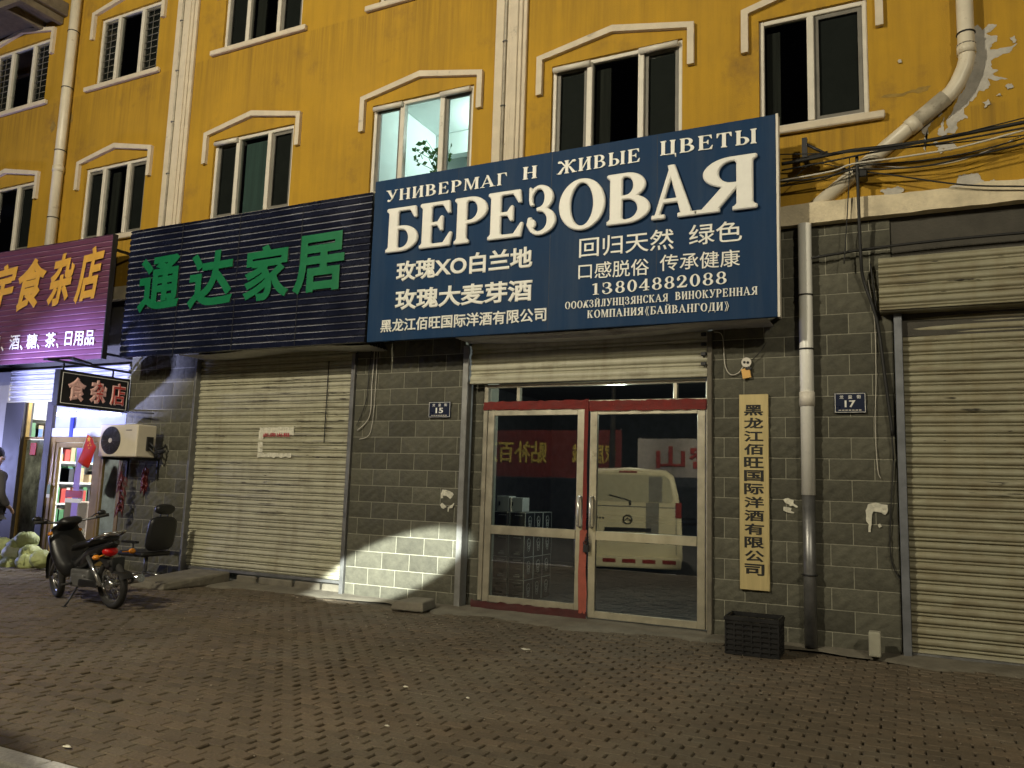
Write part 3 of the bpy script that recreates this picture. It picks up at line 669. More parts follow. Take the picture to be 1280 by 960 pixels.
# block piers: rock faced blocks in mortar
def pier(x0, x1, z0, z1, bw=.405, course=.2055, zoff=.03, y=0.0, name='block_pier', ph=0):
    MB().box(x0,x1,y+.004,y+.30,z0,z1).build('mortar_core', M_mortar, B) if False else None
    tints = []; m = MB(); core = MB().box(x0,x1,y+.003,y+.30,z0,z1)
    r = 0; z = z0-zoff
    while z < z1:
        xo = x0-(bw*.5 if (r+ph)%2 else 0)-.06
        while xo < x1:
            a, b = max(xo+.004,x0+.001), min(xo+bw-.004,x1-.001); c, d = max(z+.004,z0), min(z+course-.004,z1)
            if b-a > .03 and d-c > .03:
                nx = max(2,int((b-a)/.028)); nz = max(2,int((d-c)/.028)); vs = []; off = random.uniform(-.0015,.0015)
                sd = random.uniform(0,50)
                for i in range(nx+1):
                    for j in range(nz+1):
                        X = a+(b-a)*i/nx; Z = c+(d-c)*j/nz
                        e = min(i,nx-i)/2.0; g = min(j,nz-j)/2.0; k = min(1,e)*min(1,g)
                        h = k*(.010+.0055*math.sin(X*46+sd+3*math.sin(Z*31+sd))+.0045*math.sin(Z*58-X*37+sd*2)+random.uniform(-.0025,.0025))
                        vs.append((X, y-.0005-h+off*k, Z))
                fs = [(i*(nz+1)+j,(i+1)*(nz+1)+j,(i+1)*(nz+1)+j+1,i*(nz+1)+j+1) for i in range(nx) for j in range(nz)]
                m.add(vs, fs, True); tints += [random.random()]*len(fs)
            xo += bw
        z += course; r += 1
    o = core.build(name, M_mortar, B); q = m.build('block_facing', M_block, o)
    a_ = q.data.attributes.new('tint', 'FLOAT', 'FACE'); a_.data.foreach_set('value', tints); return o
pier(-10.75,-9.335,0,3.9); pier(-6.425,-4.80,0,3.9,ph=1); pier(-1.815,-.065,0,4.18); pier(2.6,4.6,0,4.18)
pier(-4.725,-4.535,0,2.9,y=.12)
MB().box(XL,-16.2,.02,.3,0,4.18).build('end_wall', M_plast, B); MB().box(4.6,XR,.02,.3,0,4.18).build('end_wall', M_plast, B)
# side walls and floor inside the shop behind the glass doors
mb = MB(); mb.box(-6.3,-6.2,.35,6,0.03,3.1); mb.box(-.4,-.3,.35,6,0.03,3.1); mb.box(-6.3,-.3,6.0,6.1,.03,3.1); mb.box(-6.2,-.4,.16,6,3.1,3.2); mb.build('inner_wall', mat('shop_wall', (.16,.16,.17), .9, var=.2), B)
MB().box(-6.2,-.4,.16,6,.02,.06).build('shop_floor', mat('shop_floor', (.10,.10,.10), .4, var=.3), B)

# ------------------------------------------------------------------ roller shutters
def slat_profile(z0, z1, pitch, y):
    pts = []; z = z1; rj = random.Random(int(z1*100+pitch*1e4))
    while z > z0:
        p = pitch; jy = rj.gauss(0,.0022)
        for dz, dy in ((0,.016),(.005,.010),(.010,-.002),(.020,-.009),(.034,-.012),(.048,-.011),(.058,-.005),(.063,.014),(.067,.015),(.072,.000),(.080,-.003),(.087,.000),(.091,.015)):
            q = z-dz*p/.095
            if q >= z0: pts.append((y+dy+jy, q))
        z -= p
    pts.sort(key=lambda a: -a[1])
    return pts[::-1]
def scuffs(parent, x0, x1, z0, z1, y, pitch, n, seed, mtl=M_scuff, wide=.22):
    rnd = random.Random(seed); m = MB()
    for k in range(n):
        row = rnd.randint(0, int((z1-z0)/pitch)-1); zc = z1-row*pitch-rnd.choice((.020,.030,.040,.048))
        x = rnd.uniform(x0,x1); L = rnd.expovariate(1/wide*1.8)+.02; L = min(L, x1-x); h = rnd.uniform(.002,.008); nn = max(3,int(L/.03)); top = []; bot = []
        for i in range(nn+1):
            t = i/nn; e = math.sin(math.pi*t)**.5; top.append((x+L*t, zc+h*e*rnd.uniform(.2,1))); bot.append((x+L*t, zc-h*e*rnd.uniform(.2,1)))
        vs = [(p[0], y-.0125, p[1]) for p in top]+[(p[0], y-.0125, p[1]) for p in bot]
        m.add(vs, [(i+nn+1,i+nn+2,i+1,i) for i in range(nn)])
    return tag(m.build('scuff_marks', mtl, parent), kind='stuff')
PITCH = .0955
S1 = thing('roller_shutter', (-7.9,.06,0), 'closed beige roller shutter under the dark sign with a torn notice on it', 'shutter')
MB().profile(slat_profile(.185,3.25,PITCH,.055), -9.30,-6.49, True, 60, .007).build('curtain', M_shut, S1)
MB().box(-9.30,-6.49,.03,.085,.145,.184).build('bottom_bar', M_rail, S1, bevel=.005)
MB().box(-9.335,-9.295,-.045,.10,.0,3.14).build('guide_rail', M_rail, S1, bevel=.005)
MB().box(-6.488,-6.428,-.045,.10,.0,3.12).build('guide_rail', M_rail, S1, bevel=.005)
scuffs(S1,-9.2,-6.6,.9,2.95,.055,PITCH,190,3,M_scuff,.26)
scuffs(S1,-8.9,-6.8,1.0,2.2,.055,PITCH,90,5,mat('rub_mark', (.36,.345,.31), .8, var=.2),.6)
mb = MB(); mb.box(-6.93,-6.918,.028,.034,1.95,3.05); mb.build('black_cord', M_cable, S1)
N_ = thing('paper_notice', at(345,552,.035), 'torn white rental notice with red lettering taped on the left shutter', 'notice')
q0, q1 = at(324,537,.036), at(371,572,.036)
def torn(x0, x1, z0, z1, y, amp, n=14):
    m = MB(); vs = []
    for i in range(n+1):
        x = x0+(x1-x0)*i/n; vs.append((x, y+random.uniform(-.004,.003), z1+random.uniform(-amp,amp))); vs.append((x, y+random.uniform(-.004,.003), z0+random.uniform(-amp,amp)))
    m.add(vs, [(2*i+1,2*i+3,2*i+2,2*i) for i in range(n)]); return m
p1 = at(325,536,.036); p2 = at(367,544,.036); torn(p1.x,p2.x,p2.z,p1.z+.02,.036,.008).build('sheet', M_paper, N_)
p1 = at(322,566,.036); p2 = at(364,572,.036); torn(p1.x,p2.x,p2.z,p1.z,.034,.014).build('torn_strip', M_paper, N_)
p1 = at(324,538,.036); p2 = at(328,565,.036); torn(p1.x,p2.x,p2.z,p1.z,.035,.006,4).build('torn_strip', M_paper, N_)
mb = MB(); a = at(329,541,.03); b = at(362,546,.03); fit_front(mb,'此房出租',a.x,b.x,b.z,a.z,.028,.01,.001); mb.build('lettering', mat('red_ink', (.45,.03,.06), .7, var=.1), N_)
# step of bricks under the left shutter
for k, (a, b) in enumerate(((-8.30,-7.95),(-7.90,-7.32),(-7.28,-6.86),(-6.82,-6.50))):
    o = MB().box(a,b,.03,.30,.028,.128).build('threshold_block', M_conc, None, bevel=.015)
    tag(o, ['short concrete block under the left shutter beside the ramp','long concrete block under the middle of the left shutter','concrete block second from the right under the left shutter','concrete block under the right end of the left shutter'][k], 'block', 'concrete blocks under the left shutter')
S2 = thing('roller_shutter', (-3.25,.06,2.7), 'half raised beige roller shutter above the glass double door', 'shutter')
MB().profile(slat_profile(2.70,3.30,.13,-.02), -4.70,-1.84, True, 30, .005).build('curtain', M_shut, S2)
MB().box(-4.70,-1.84,-.04,.02,2.665,2.70).build('bottom_bar', M_shut, S2, bevel=.006)
MB().box(-4.798,-4.722,-.05,.11,.0,3.14).build('guide_rail', mat('rail_grey', (.30,.30,.29), .45, .5, var=.2), S2, bevel=.005)
MB().box(-1.838,-1.790,-.05,.11,.0,3.14).build('guide_rail', M_conc, S2, bevel=.005)
for k in range(4): MB().box(-1.90,-1.845,-.075,-.045,2.78+k*.105,2.82+k*.105).build('roller_stop', M_dark, S2, bevel=.006)
S3 = thing('roller_shutter', (1.3,.06,0), 'closed beige roller shutter at the right end under a ribbed cover', 'shutter')
MB().profile(slat_profile(.06,3.3,.097,.03), .02,2.56, True, 50, .007).build('curtain', M_shut2, S3)
MB().box(.02,2.56,.01,.06,.022,.060).build('bottom_bar', M_rail, S3, bevel=.005)
MB().box(-.055,.018,-.055,.07,.0,3.22).build('guide_rail', mat('rail_blue', (.20,.21,.23), .45, .5, var=.2), S3, bevel=.005)
MB().box(2.562,2.62,-.055,.07,.0,3.22).build('guide_rail', M_rail, S3, bevel=.005)
c = MB(); c.profile(slat_profile(3.225,3.745,.098,-.16), -.172,2.72, True, 30, .006); c.box(-.172,2.72,-.145,.015,3.222,3.75)
c.build('cover_box', M_shut2, S3)
scuffs(S3,.1,2.4,1.1,3.1,.03,.097,110,11,M_scuff,.28); scuffs(S3,-.1,2.5,3.25,3.70,-.16,.098,30,12,M_scuff,.3)

# ------------------------------------------------------------------ glass double door
D = thing('glass_door', (-3.2,.05,.1), 'aluminium framed glass double door with red cloth round its edges', 'door')
f_ = MB(); y0, y1 = .03, .10
f_.box(-4.530,-4.475,y0,y1,.13,2.66); f_.box(-1.842,-1.79,y0+.01,y1,.06,2.66) if False else f_.box(-1.868,-1.842,y0,y1,.06,2.66)
f_.box(-4.475,-1.868,y0+.01,y1,2.36,2.45); f_.box(-4.474,-1.869,y0+.005,y1,2.62,2.66)
for xx in (-4.08,-2.20): f_.box(xx-.022,xx+.022,y0+.01,y1-.01,2.451,2.619)
f_.build('frame', M_alu, D, bevel=.004)
MB().add([(-4.475,.075,2.45),(-1.868,.075,2.45),(-1.868,.075,2.62),(-4.475,.075,2.62)], [(0,1,2,3)]).build('transom_pane', M_doorglass, D)
def leaf(x0, x1, zb, hx):
    l = MB(); t = .085
    l.box(x0,x0+t,.035,.080,zb,2.355); l.box(x1-t,x1,.035,.080,zb,2.355); l.box(x0+t,x1-t,.037,.078,2.285,2.355); l.box(x0+t,x1-t,.037,.078,zb,zb+.075); l.box(x0+t,x1-t,.030,.079,.895,.995)
    o = l.build('door_leaf', M_alu, D, bevel=.004)
    for a, b in ((zb+.07,.90),(.99,2.29)):
        MB().add([(x0+t-.005,.058,a),(x1-t+.005,.058,a),(x1-t+.005,.058,b),(x0+t-.005,.058,b)], [(0,1,2,3)]).build('pane', M_doorglass, o)
    h = MB(); h.tube([(hx,.035,1.03),(hx,-.03,1.04),(hx,-.03,1.36),(hx,.035,1.37)], .016, 10); h.build('handle', mat('handle_white', (.75,.74,.70), .25, .6, var=.05), o)
    return o
leaf(-4.470,-3.235,.115,-3.265); leaf(-3.165,-1.875,.06,-3.125)
m_ = MB()
def cloth(x0, x1, z0, z1, y, n=26, amp=.006):
    m = MB(); vs = []
    for i in range(n+1):
        t = i/n
        for k in range(5):
            s = k/4; vs.append((x0+(x1-x0)*t+(random.uniform(-amp,amp) if 0 < k < 4 else random.uniform(-amp,amp)*.6), y+random.uniform(-amp,amp)*.8, z0+(z1-z0)*s+(random.uniform(-amp,amp) if k in (0,4) else 0)))
    m.add(vs, [(i*5+k,(i+1)*5+k,(i+1)*5+k+1,i*5+k+1) for i in range(n) for k in range(4)], True); return m
cloth(-4.53,-3.22,2.352,2.452,.022).build('red_cloth', M_red, D); cloth(-3.20,-1.862,2.325,2.440,.020).build('red_cloth', M_red, D)
mm = cloth(-3.222,-3.18,1.0,2.46,.004,5,.005); mm.build('red_cloth', M_red, D)
cloth(-3.255,-3.165,.10,1.0,.008,5,.010).build('red_paper', M_redp, D)
cloth(-4.60,-3.16,-.0+.01,.125,.015,30,.010).build('red_cloth', M_maroon, D)
mb = MB(); mb.cbox((-3.17,-.01,.80),(.055,.035,.075)); mb.torus((-3.17,-.01,.86), .03,.007,(0,1,0),14,6)
for k in range(7): mb.torus((-3.165+.012*math.sin(k*1.9), -.012, .95-.018*k), .014,.004,(1,0,k%2),10,5)
tag(mb.build('padlock', M_dark, None), 'dark padlock and chain hanging between the two glass doors', 'padlock')
# goods stacked inside
cp = at(655,697,.55); bx = []
def carton(name, x, y, z, w, d, h, label):
    t = thing(name, (x+w/2,y+d/2,z), label, 'carton', 'dark cartons stacked behind the glass')
    MB().box(x,x+w,y,y+d,z,z+h).build('box', M_card, t, bevel=.003)
    e = MB(); k = .006
    for xx in (x-.001,x+w-k+.001):
        for yy in (y-.001,y+d-k+.001): e.box(xx,xx+k,yy,yy+k,z+.004,z+h)
    for yy in (y-.0015,y+d-k+.0015): e.box(x+k,x+w-k,yy,yy+k,z+h-k+.001,z+h+.001)
    for xx in (x-.0015,x+w-k+.0015): e.box(xx,xx+k,y+k,y+d-k,z+h-k+.0015,z+h+.0015)
    e.build('edge_line', M_cardl, t)
    s = MB(); s.box(x+w*.35,x+w*.75,y-.002,y-.001,z+.03,z+.045); s.box(x+w*.45,x+w*.7,y-.002,y-.001,z+.055,z+.065); s.box(x+w*.3,x+w*.8,y-.002,y-.001,z+h-.04,z+h-.034)
    for k in range(3): s.torus((x+w+.001, y+d*.5, z+h*(.35+.15*k)), .03+.008*k,.003,(1,0,0),12,4)
    s.build('print', M_cardl, t)
POS = ('bottom','second','third','top')
bw, bd, bh = .21, .27, .268; x1 = cp.x; COLN = {0:'at the front right corner of the stack',1:'at the front left of the stack',2:'in the middle of the right side of the stack',3:'at the back right of the stack'}
for lev in range(4):
    for k, (ix, iy) in enumerate(((0,0),(1,0),(0,1),(0,2))):
        carton('carton', x1-bw*(ix+1)-.008*ix+random.uniform(-.006,.006), .55+(bd+.006)*iy, .061+(bh+.002)*lev, bw, bd, bh, 'dark printed carton, %s layer %s' % (POS[lev], COLN[k]))
a = at(626,654,.75); b = at(662,634,.75); zt = .061+(bh+.002)*4+.002
for k, (xa, w) in enumerate(((a.x,.17),(a.x+.178,.18))):
    t = thing('white_carton', (xa+w/2,.72,zt), ('white carton with a dark slot, left one of the pair on the dark cartons','white carton with printed side, right one of the pair on the dark cartons')[k], 'carton', 'white cartons on the stack')
    MB().box(xa,xa+w,.62,.82,zt,zt+.19-.015*k).build('box', mat('white_card', (.62,.62,.56), .8, var=.08), t, bevel=.004)
    MB().box(xa+.03,xa+.05,.617,.619,zt+.07,zt+.12).build('print', M_ink, t)
mb = MB(); mb.box(-5.4,-1.2,5.3,5.9,.061,.9); mb.box(-5.4,-1.2,5.4,5.9,.92,1.0); tag(mb.build('back_counter', mat('counter', (.05,.06,.08), .7), None, bevel=.01), 'dark counter along the back wall inside the glass door shop', 'counter')

# ------------------------------------------------------------------ blue sign
yS = -.50
tl, br = at(468.7,229,yS), at(975,396.5,yS); tr = at(969.8,140.6,yS); bl = at(459,427,yS)
X0, X1, Z0, Z1 = (tl.x+bl.x)/2, (tr.x+br.x)/2, (bl.z+br.z)/2, (tl.z+tr.z)/2
SB = thing('shop_sign', (X0+(X1-X0)/2,-.25,Z0), 'large blue shop sign with cream Russian and Chinese lettering', 'sign')
MB().box(X0,X1-.012,yS,yS+.05,Z0,Z1).build('panel', M_blue, SB, bevel=.004)
streaks(M_blue, (.05,.075,.12), .4, (5,1,.35))
for x in np.linspace(X0,X1,5)[1:-1]: MB().box(x-.0015,x+.0015,yS-.0012,yS-.0002,Z0+.004,Z1-.004).build('panel_seam', M_dark, SB)
e = MB(); e.box(X1-.0115,X1+.012,yS-.004,yS+.10,Z0,Z1+.004); e.build('edge_trim', M_edge, SB)
e = MB()
for z in (Z0+.03,Z0+.7,Z0+1.4,Z1-.05): e.box(X0+.02,X1-.03,yS+.051,yS+.09,z-.02,z+.02)
for x in np.linspace(X0+.05,X1-.06,6): e.box(x-.02,x+.02,yS+.091,yS+.13,Z0+.02,Z1-.02)
for x in np.linspace(X0+.05,X1-.06,6):
    for z in (Z0+.1,Z1-.2): e.box(x-.018,x+.018,yS+.131,.09,z-.018,z+.018)
e.tube([(X1-.06,yS+.1,Z1-.2),(X1-.06,-.01,Z0+.9)], .016, 6); e.tube([(X1-.06,-.01,Z1-.2),(X1-.06,yS+.1,Z0+.5)], .012, 6)
e.build('frame', M_dark, SB)
M_soff = mat('soffit_sheet', (.40,.40,.38), .5, .3, var=.2, dirt=(.15,.13,.1), dirt_amt=.3)
sf = MB(); pts = []; yy = yS+.10
while yy < .02: pts += [(yy,Z0+.018),(yy+.03,Z0+.004),(yy+.045,Z0+.004),(yy+.055,Z0+.018)]; yy += .07
k = len(pts); vs = []
for i in range(21):
    x = X0+1.2+(X1-.12-X0-1.2)*i/20; sag = -.05*math.sin(math.pi*min(1,i/17))
    for p in pts: vs.append((x,p[0],p[1]+sag*(1 if p[0] > -.3 else .4)))
sf.add(vs, [(i*k+j,(i+1)*k+j,(i+1)*k+j+1,i*k+j+1) for i in range(20) for j in range(k-1)]); sf.build('soffit', M_soff, SB)
def slope(px0, py0, px1, py1, y):
    a, b = at(px0,py0,y), at(px1,py1,y); return a, b
# big raised letters
yL = yS-.001
BIG = [('Б',480,520,316,261.5),('Е',522,563,0,0),('Р',565.5,607,0,0),('Е',607.7,652.5,0,0),('З',656.6,693.5,0,0),('О',697,755,0,0),('В',757,811.7,0,0),('А',813,871,0,0),('Я',866,946.5,0,0)]
def base_px(x): return 316+(258.4-316)*(x-480)/(946-480)
def cap_px(x): return 261.5+(189.5-261.5)*(x-480)/(946-480)
for ch, a, b, *_ in BIG:
    dp = .028
    g = glyph_mesh(ch, .5, .0) if False else glyph_mesh(ch, .02, .018)
    lo, hi = bounds(g); pa = at(a, base_px(a), yL-.06); pb = at(b, base_px(b), yL-.06); pt = at((a+b)/2, cap_px((a+b)/2), yL-.06)
    pa_z = at((a+b)/2, base_px((a+b)/2), yL-.06).z; sx = (pb.x-pa.x)/(hi[0]-lo[0]); sz = (pt.z-pa_z)/1.036
    MB().raw(g, lambda c: (pa.x+(c.x-lo[0])*sx, yL-.026-c.z*.62, pa_z+.018*sz+c.y*sz)).build('letter', M_letter, SB)
def serif_px(body, xa, ya, xb, yb, cap, squeeze=1.0):
    """xa,ya / xb,yb: baseline ends in the photo; cap: cap height there"""
    y = yL-.012; A, Bq, C = at(xa,ya,y), at(xb,yb,y), at(xa,ya-cap[0],y); D_ = at(xb,yb-cap[1],y)
    h = ((C.z-A.z)+(D_.z-Bq.z))/2; wd = serif_width(body); sx = (Bq.x-A.x)/wd; sl = (Bq.z-A.z)/(Bq.x-A.x)
    m = MB(); serif_line(m, body, lambda c: (A.x+c.x*sx, yL-.006-c.z*.3, A.z+c.y*h+sl*c.x*sx)); return m.build('text_line', M_letter, SB)
serif_px('УНИВЕРМАГ',483,252.5,633.5,230.3,(14.2,14.5)); serif_px('Н',653,224.8,671.5,222,(15.5,15.5)); serif_px('ЖИВЫЕ',697,218.3,800.5,201.7,(16,17)); serif_px('ЦВЕТЫ',825,194.5,946.5,178.5,(17,19))
serif_px('13804882088',739,368.7,908.5,354.2,(14.2,15)); serif_px('ОООХЗЙЛУНЦЗЯНСКАЯ',706,386.5,835,376.3,(9,9.6)); serif_px('ВИНОКУРЕННАЯ',844,374.9,947,368,(9.8,10.4)); serif_px('КОМПАНИЯ《БАЙВАНГОДИ》',734,397.6,912,387.2,(9.8,10))
def han_px(body, x0, yt0, yb0, x1, yt1, yb1, bold=.02, parent=SB, mtl=M_letter, yy=None, depth=.012, bev=0, shear=0, name='text_line', zs=.18):
    y = (yL if yy is None else yy)-.01
    a, b, c, d = at(x0,yb0,y), at(x1,yb1,y), at(x0,yt0,y), at(x1,yt1,y)
    m = font_mesh(body, bold, depth, bev, shear); lo, hi = bounds(m); sx = (b.x-a.x)/(hi[0]-lo[0]); h = ((c.z-a.z)+(d.z-b.z))/2; sz = h/(hi[1]-lo[1]); sl = (b.z-a.z)/(b.x-a.x)
    return MB().raw(m, lambda q: (a.x+(q.x-lo[0])*sx, y-q.z*zs+.004, a.z+(q.y-lo[1])*sz+sl*(q.x-lo[0])*sx)).build(name, mtl, parent)
han_px('玫瑰XO白兰地',494.4,327,352.5,665,307.5,334.5,.030); han_px('玫瑰大麦芽酒',493,363.6,388,664.5,347,376,.030); han_px('黑龙江佰旺国际洋酒有限公司',475,400,416,682.6,383.3,401.5,.022)
han_px('回归天然',723.6,299,322.5,842,283.5,311,.006); han_px('绿色',861,281,307,927.5,275,301,.006); han_px('口感脱俗',722.7,330,349.5,811,322,343.5,.004); han_px('传承健康',824.5,319,339,925,310.5,332.5,.004)

# ------------------------------------------------------------------ dark ribbed sign with green characters
def rib_profile(z0, z1, pitch, y, dep=.018, lip=.30):
    pts = []; z = z0
    while z < z1-.001:
        zz = min(z+pitch, z1); p = zz-z
        pts += [(y,z),(y-dep,z+p*.06),(y-dep*.9,z+p*(.62)),(y-dep*.2,z+p*.80),(y,z+p*.84)]; z = zz
    pts.append((y,z1)); return pts
tl, bl, tr, br = at(165,287.5,yS), at(151,446,yS), at(463.8,242.5,yS), at(457,429,yS)
GX0, GX1, GZ0, GZ1 = (tl.x+bl.x)/2, X0-.025, (bl.z+br.z)/2, (tl.z+tr.z)/2
SG = thing('shop_sign', ((GX0+GX1)/2,-.25,GZ0), 'dark navy ribbed shop sign with four green Chinese characters', 'sign')
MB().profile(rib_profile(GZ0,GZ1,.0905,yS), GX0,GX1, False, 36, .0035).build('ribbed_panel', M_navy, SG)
e = MB(); e.box(GX0,GX1,yS+.012,yS+.045,GZ0+.002,GZ1-.002)
for z in (GZ0+.1,GZ1-.2):
    for x in np.linspace(GX0+.1,GX1-.1,5): e.box(x-.018,x+.018,yS+.046,.09,z-.018,z+.018)
e.build('frame', M_dark, SG)
for x in np.linspace(GX0,GX1,5)[1:-1]: MB().box(x-.004,x+.004,yS-.0215,yS-.017,GZ0+.01,GZ1-.01).build('panel_seam', M_dark, SG)
sf = MB(); vs = []; k = len(pts)
for i in range(21):
    x = GX0+1.1+(GX1-GX0-1.1)*i/20
    for p in pts: vs.append((x,p[0],p[1]-Z0+GZ0-.03*math.sin(i*.4)))
sf.add(vs, [(i*k+j,(i+1)*k+j,(i+1)*k+j+1,i*k+j+1) for i in range(20) for j in range(k-1)]); sf.build('soffit', M_soff, SG)
for ch, xa, xb, yt, yb in (('通',170,222,319.5,389),('达',232.5,288.7,313,384.5),('家',302,359.5,304.5,375.5),('居',364.5,427.5,291,366)):
    sl_ = 9
    han_px(ch,xa,yt+sl_*.45,yb+sl_*.35,xb,yt-sl_*.15,yb-sl_*.45,.030,SG,M_green,yS-.03,.012,.010,name='letter',zs=.03)
    han_px(ch,xa+1,yt+sl_*.45+1,yb+sl_*.35+1,xb+1,yt-sl_*.15+1,yb-sl_*.45+1,.022,SG,M_dark,yS-.014,.006,0,name='letter_back')

# ------------------------------------------------------------------ purple ribbed sign
tr, br = at(141,288,yS), at(130,447,yS); PX1 = (tr.x+br.x)/2; PZ1, PZ0 = (tr.z+at(60,311,yS).z)/2, 3.16
SP = thing('shop_sign', (-13.5,-.25,PZ0), 'purple ribbed grocery sign with yellow brush style characters', 'sign')
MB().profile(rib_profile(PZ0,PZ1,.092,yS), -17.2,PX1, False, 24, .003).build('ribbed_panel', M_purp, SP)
e = MB(); e.box(-17.2,PX1,yS+.012,yS+.045,PZ0+.002,PZ1-.002); e.box(PX1+.001,PX1+.02,yS-.02,yS+.06,PZ0,PZ1)
for z in (PZ0+.1,PZ1-.2):
    for x in np.linspace(-17,PX1-.1,5): e.box(x-.018,x+.018,yS+.046,.09,z-.018,z+.018)
e.build('frame', M_dark, SP)
for ch, xa, xb, yt, yb in (('宇',-16,16.5,332,388),('食',18,53.5,324,386.5),('杂',57,88.5,318,381),('店',91,124.5,310,377)):
    han_px(ch,xa,yt+3,yb+4,xb,yt-3,yb-4,.035,SP,M_gold,yS-.03,.012,.006,.22,name='letter')
for ch, xa, xb in (('烟',-15,-2),('、',0,4),('酒',10.5,23),('、',24,27.5),('糖',32,45),('、',45.5,48.5),('茶',55.5,68),('、',69.5,72.5),('日用品',80,116.5)):
    y_ = 429-(xa+xb)*.5*.062; h = 10
    if ch == '、': han_px(ch,xa,y_+4,y_+10,xb,y_+4,y_+10,.02,SP,M_letter,yS-.022,.006,name='small_letter')
    else: han_px(ch,xa,y_-9,y_+9.5,xb,y_-10,y_+8.5,.012,SP,M_letter,yS-.022,.006,name='small_letter')

# ------------------------------------------------------------------ double sided hanging sign
HS = thing('hanging_sign', (-10.77,-.6,2.39), 'black projecting sign with pink outlined grocery characters above the shop door', 'sign')
MB().box(-10.83,-10.71,-1.185,-.03,2.385,2.905).build('box', M_black, HS, bevel=.006)
e = MB(); xf = -10.708
for a, b, c, d in ((-1.14,-.07,2.858,2.866),(-1.14,-.07,2.424,2.432),(-1.14,-1.132,2.432,2.858),(-.078,-.07,2.432,2.858)): e.box(xf-.002,xf+.002,a,b,c,d)
e.build('border_line', M_letter, HS)
M_pink = mat('pink_letter', (.62,.38,.34), .5, var=.1, emit=(1,.55,.45), estr=.05); M_redl = mat('red_tube', (.55,.06,.05), .5, var=.1)
def side_text(body, y0, y1, z0, z1, x, bold, mtl, parent, depth=.004):
    m = font_mesh(body, bold, depth); lo, hi = bounds(m); sy = (y1-y0)/(hi[0]-lo[0]); sz = (z1-z0)/(hi[1]-lo[1])
    return MB().raw(m, lambda c: (x+c.z*.25, y0+(c.x-lo[0])*sy, z0+(c.y-lo[1])*sz)).build('letter', mtl, parent)
side_text('食',-1.05,-.76,2.47,2.82,xf,.055,M_pink,HS); side_text('杂',-.70,-.42,2.47,2.82,xf,.048,M_pink,HS); side_text('店',-.36,-.10,2.47,2.82,xf,.034,M_pink,HS)
side_text('杂',-.60,-.49,2.50,2.79,xf+.018,.0,M_redl,HS); side_text('店',-.34,-.12,2.49,2.80,xf+.016,.004,M_redl,HS)
br_ = MB(); br_.tube([(-10.77,-1.35,3.02),(-10.77,.02,3.02)], .02, 6); br_.tube([(-10.77,-1.1,2.9),(-10.77,-1.1,3.02)], .015, 6); br_.tube([(-10.77,-.3,2.9),(-10.77,-.3,3.02)], .015, 6); br_.cbox((-10.77,-1.2,3.05),(.10,.36,.03), Matrix.Rotation(R(12),3,'X')); br_.cbox((-10.70,-.9,3.06),(.10,.3,.03), Matrix.Rotation(R(-8),3,'X')); br_.tube([(-10.7,-.1,2.4),(-10.0,-.15,2.36)], .012, 6)
br_.build('bracket', M_dark, HS)

# ------------------------------------------------------------------ grocery shop front
GS = thing('grocery_shop', (-12.2,.1,0), 'lit grocery shop with brass framed glass door at the left end', 'shop')
M_brassf = mat('brass_frame', (.27,.18,.06), .35, .6, var=.2, vs=6); M_post = mat('dark_post', (.035,.032,.036), .5, .2, var=.2); M_lav = mat('pale_metal', (.45,.45,.50), .5, .2, var=.1)
MB().box(-16.2,-13.72,-.03,.12,0,3.14).build('side_panel', M_lav, GS, bevel=.01)
MB().box(-13.715,-13.22,-.06,.12,0,2.60).build('post', M_post, GS, bevel=.008)
MB().profile(slat_profile(2.60,3.16,.085,-.02), -13.71,-10.76, True, 12, .003).build('rolled_shutter', M_lav, GS)
MB().box(-12.66,-12.50,-.03,.12,.05,2.60).build('post', M_post, GS, bevel=.006)
g = MB(); g.box(-13.22,-13.19,.0,.06,.05,2.60); g.box(-12.69,-12.665,.0,.06,.05,2.60); g.box(-13.19,-12.69,.0,.06,1.98,2.02); g.box(-13.19,-12.69,.0,.06,.05,.12)
wf = g.build('window_frame', M_brassf, GS); 
MB().add([(-13.19,.03,.12),(-12.69,.03,.12),(-12.69,.03,2.6),(-13.19,.03,2.6)], [(0,1,2,3)]).build('pane', M_shopglass, wf)
g = MB(); g.box(-12.50,-12.38,-.01,.06,.05,2.02); g.box(-11.36,-11.25,-.01,.06,.05,2.02); g.box(-12.38,-11.36,-.008,.058,1.93,2.02)
g.build('door_frame', M_brassf, GS, bevel=.005)
MB().box(-12.50,-10.78,-.012,.058,2.022,2.16).build('header', M_lav, GS, bevel=.005)
MB().box(-12.48,-10.80,.02,.05,2.162,2.598).build('transom_panel', mat('lit_panel', (.26,.27,.36), .5, var=.1, emit=(.75,.8,1), estr=.05), GS)
t_ = MB()
for k in range(9): t_.box(-12.42+k*.175,-12.42+k*.175+random.uniform(.09,.15),-.02,.015,2.36+random.uniform(-.01,.01),2.42)
t_.build('led_strip', mat('led', (.9,.9,1), .5, var=.02, emit=(.85,.9,1), estr=2.5), GS)
MB().box(-12.05,-11.97,-.025,.0,2.02,2.33).build('blue_bottle_sticker', mat('sticker_blue', (.02,.03,.35), .4), GS)
g = MB(); g.box(-12.375,-12.30,.0,.045,.06,1.925); g.box(-11.44,-11.365,.0,.045,.06,1.925); g.box(-12.30,-11.44,.0,.045,1.85,1.925); g.box(-12.30,-11.44,.0,.045,.06,.20)
dl = g.build('door_leaf', M_brassf, GS, bevel=.004)
MB().add([(-12.30,.022,.2),(-11.44,.022,.2),(-11.44,.022,1.85),(-12.30,.022,1.85)], [(0,1,2,3)]).build('pane', M_shopglass, dl)
MB().box(-11.86,-11.72,.008,.012,.55,1.84).build('lilac_strip', mat('lilac', (.33,.22,.75), .5, var=.05), dl)
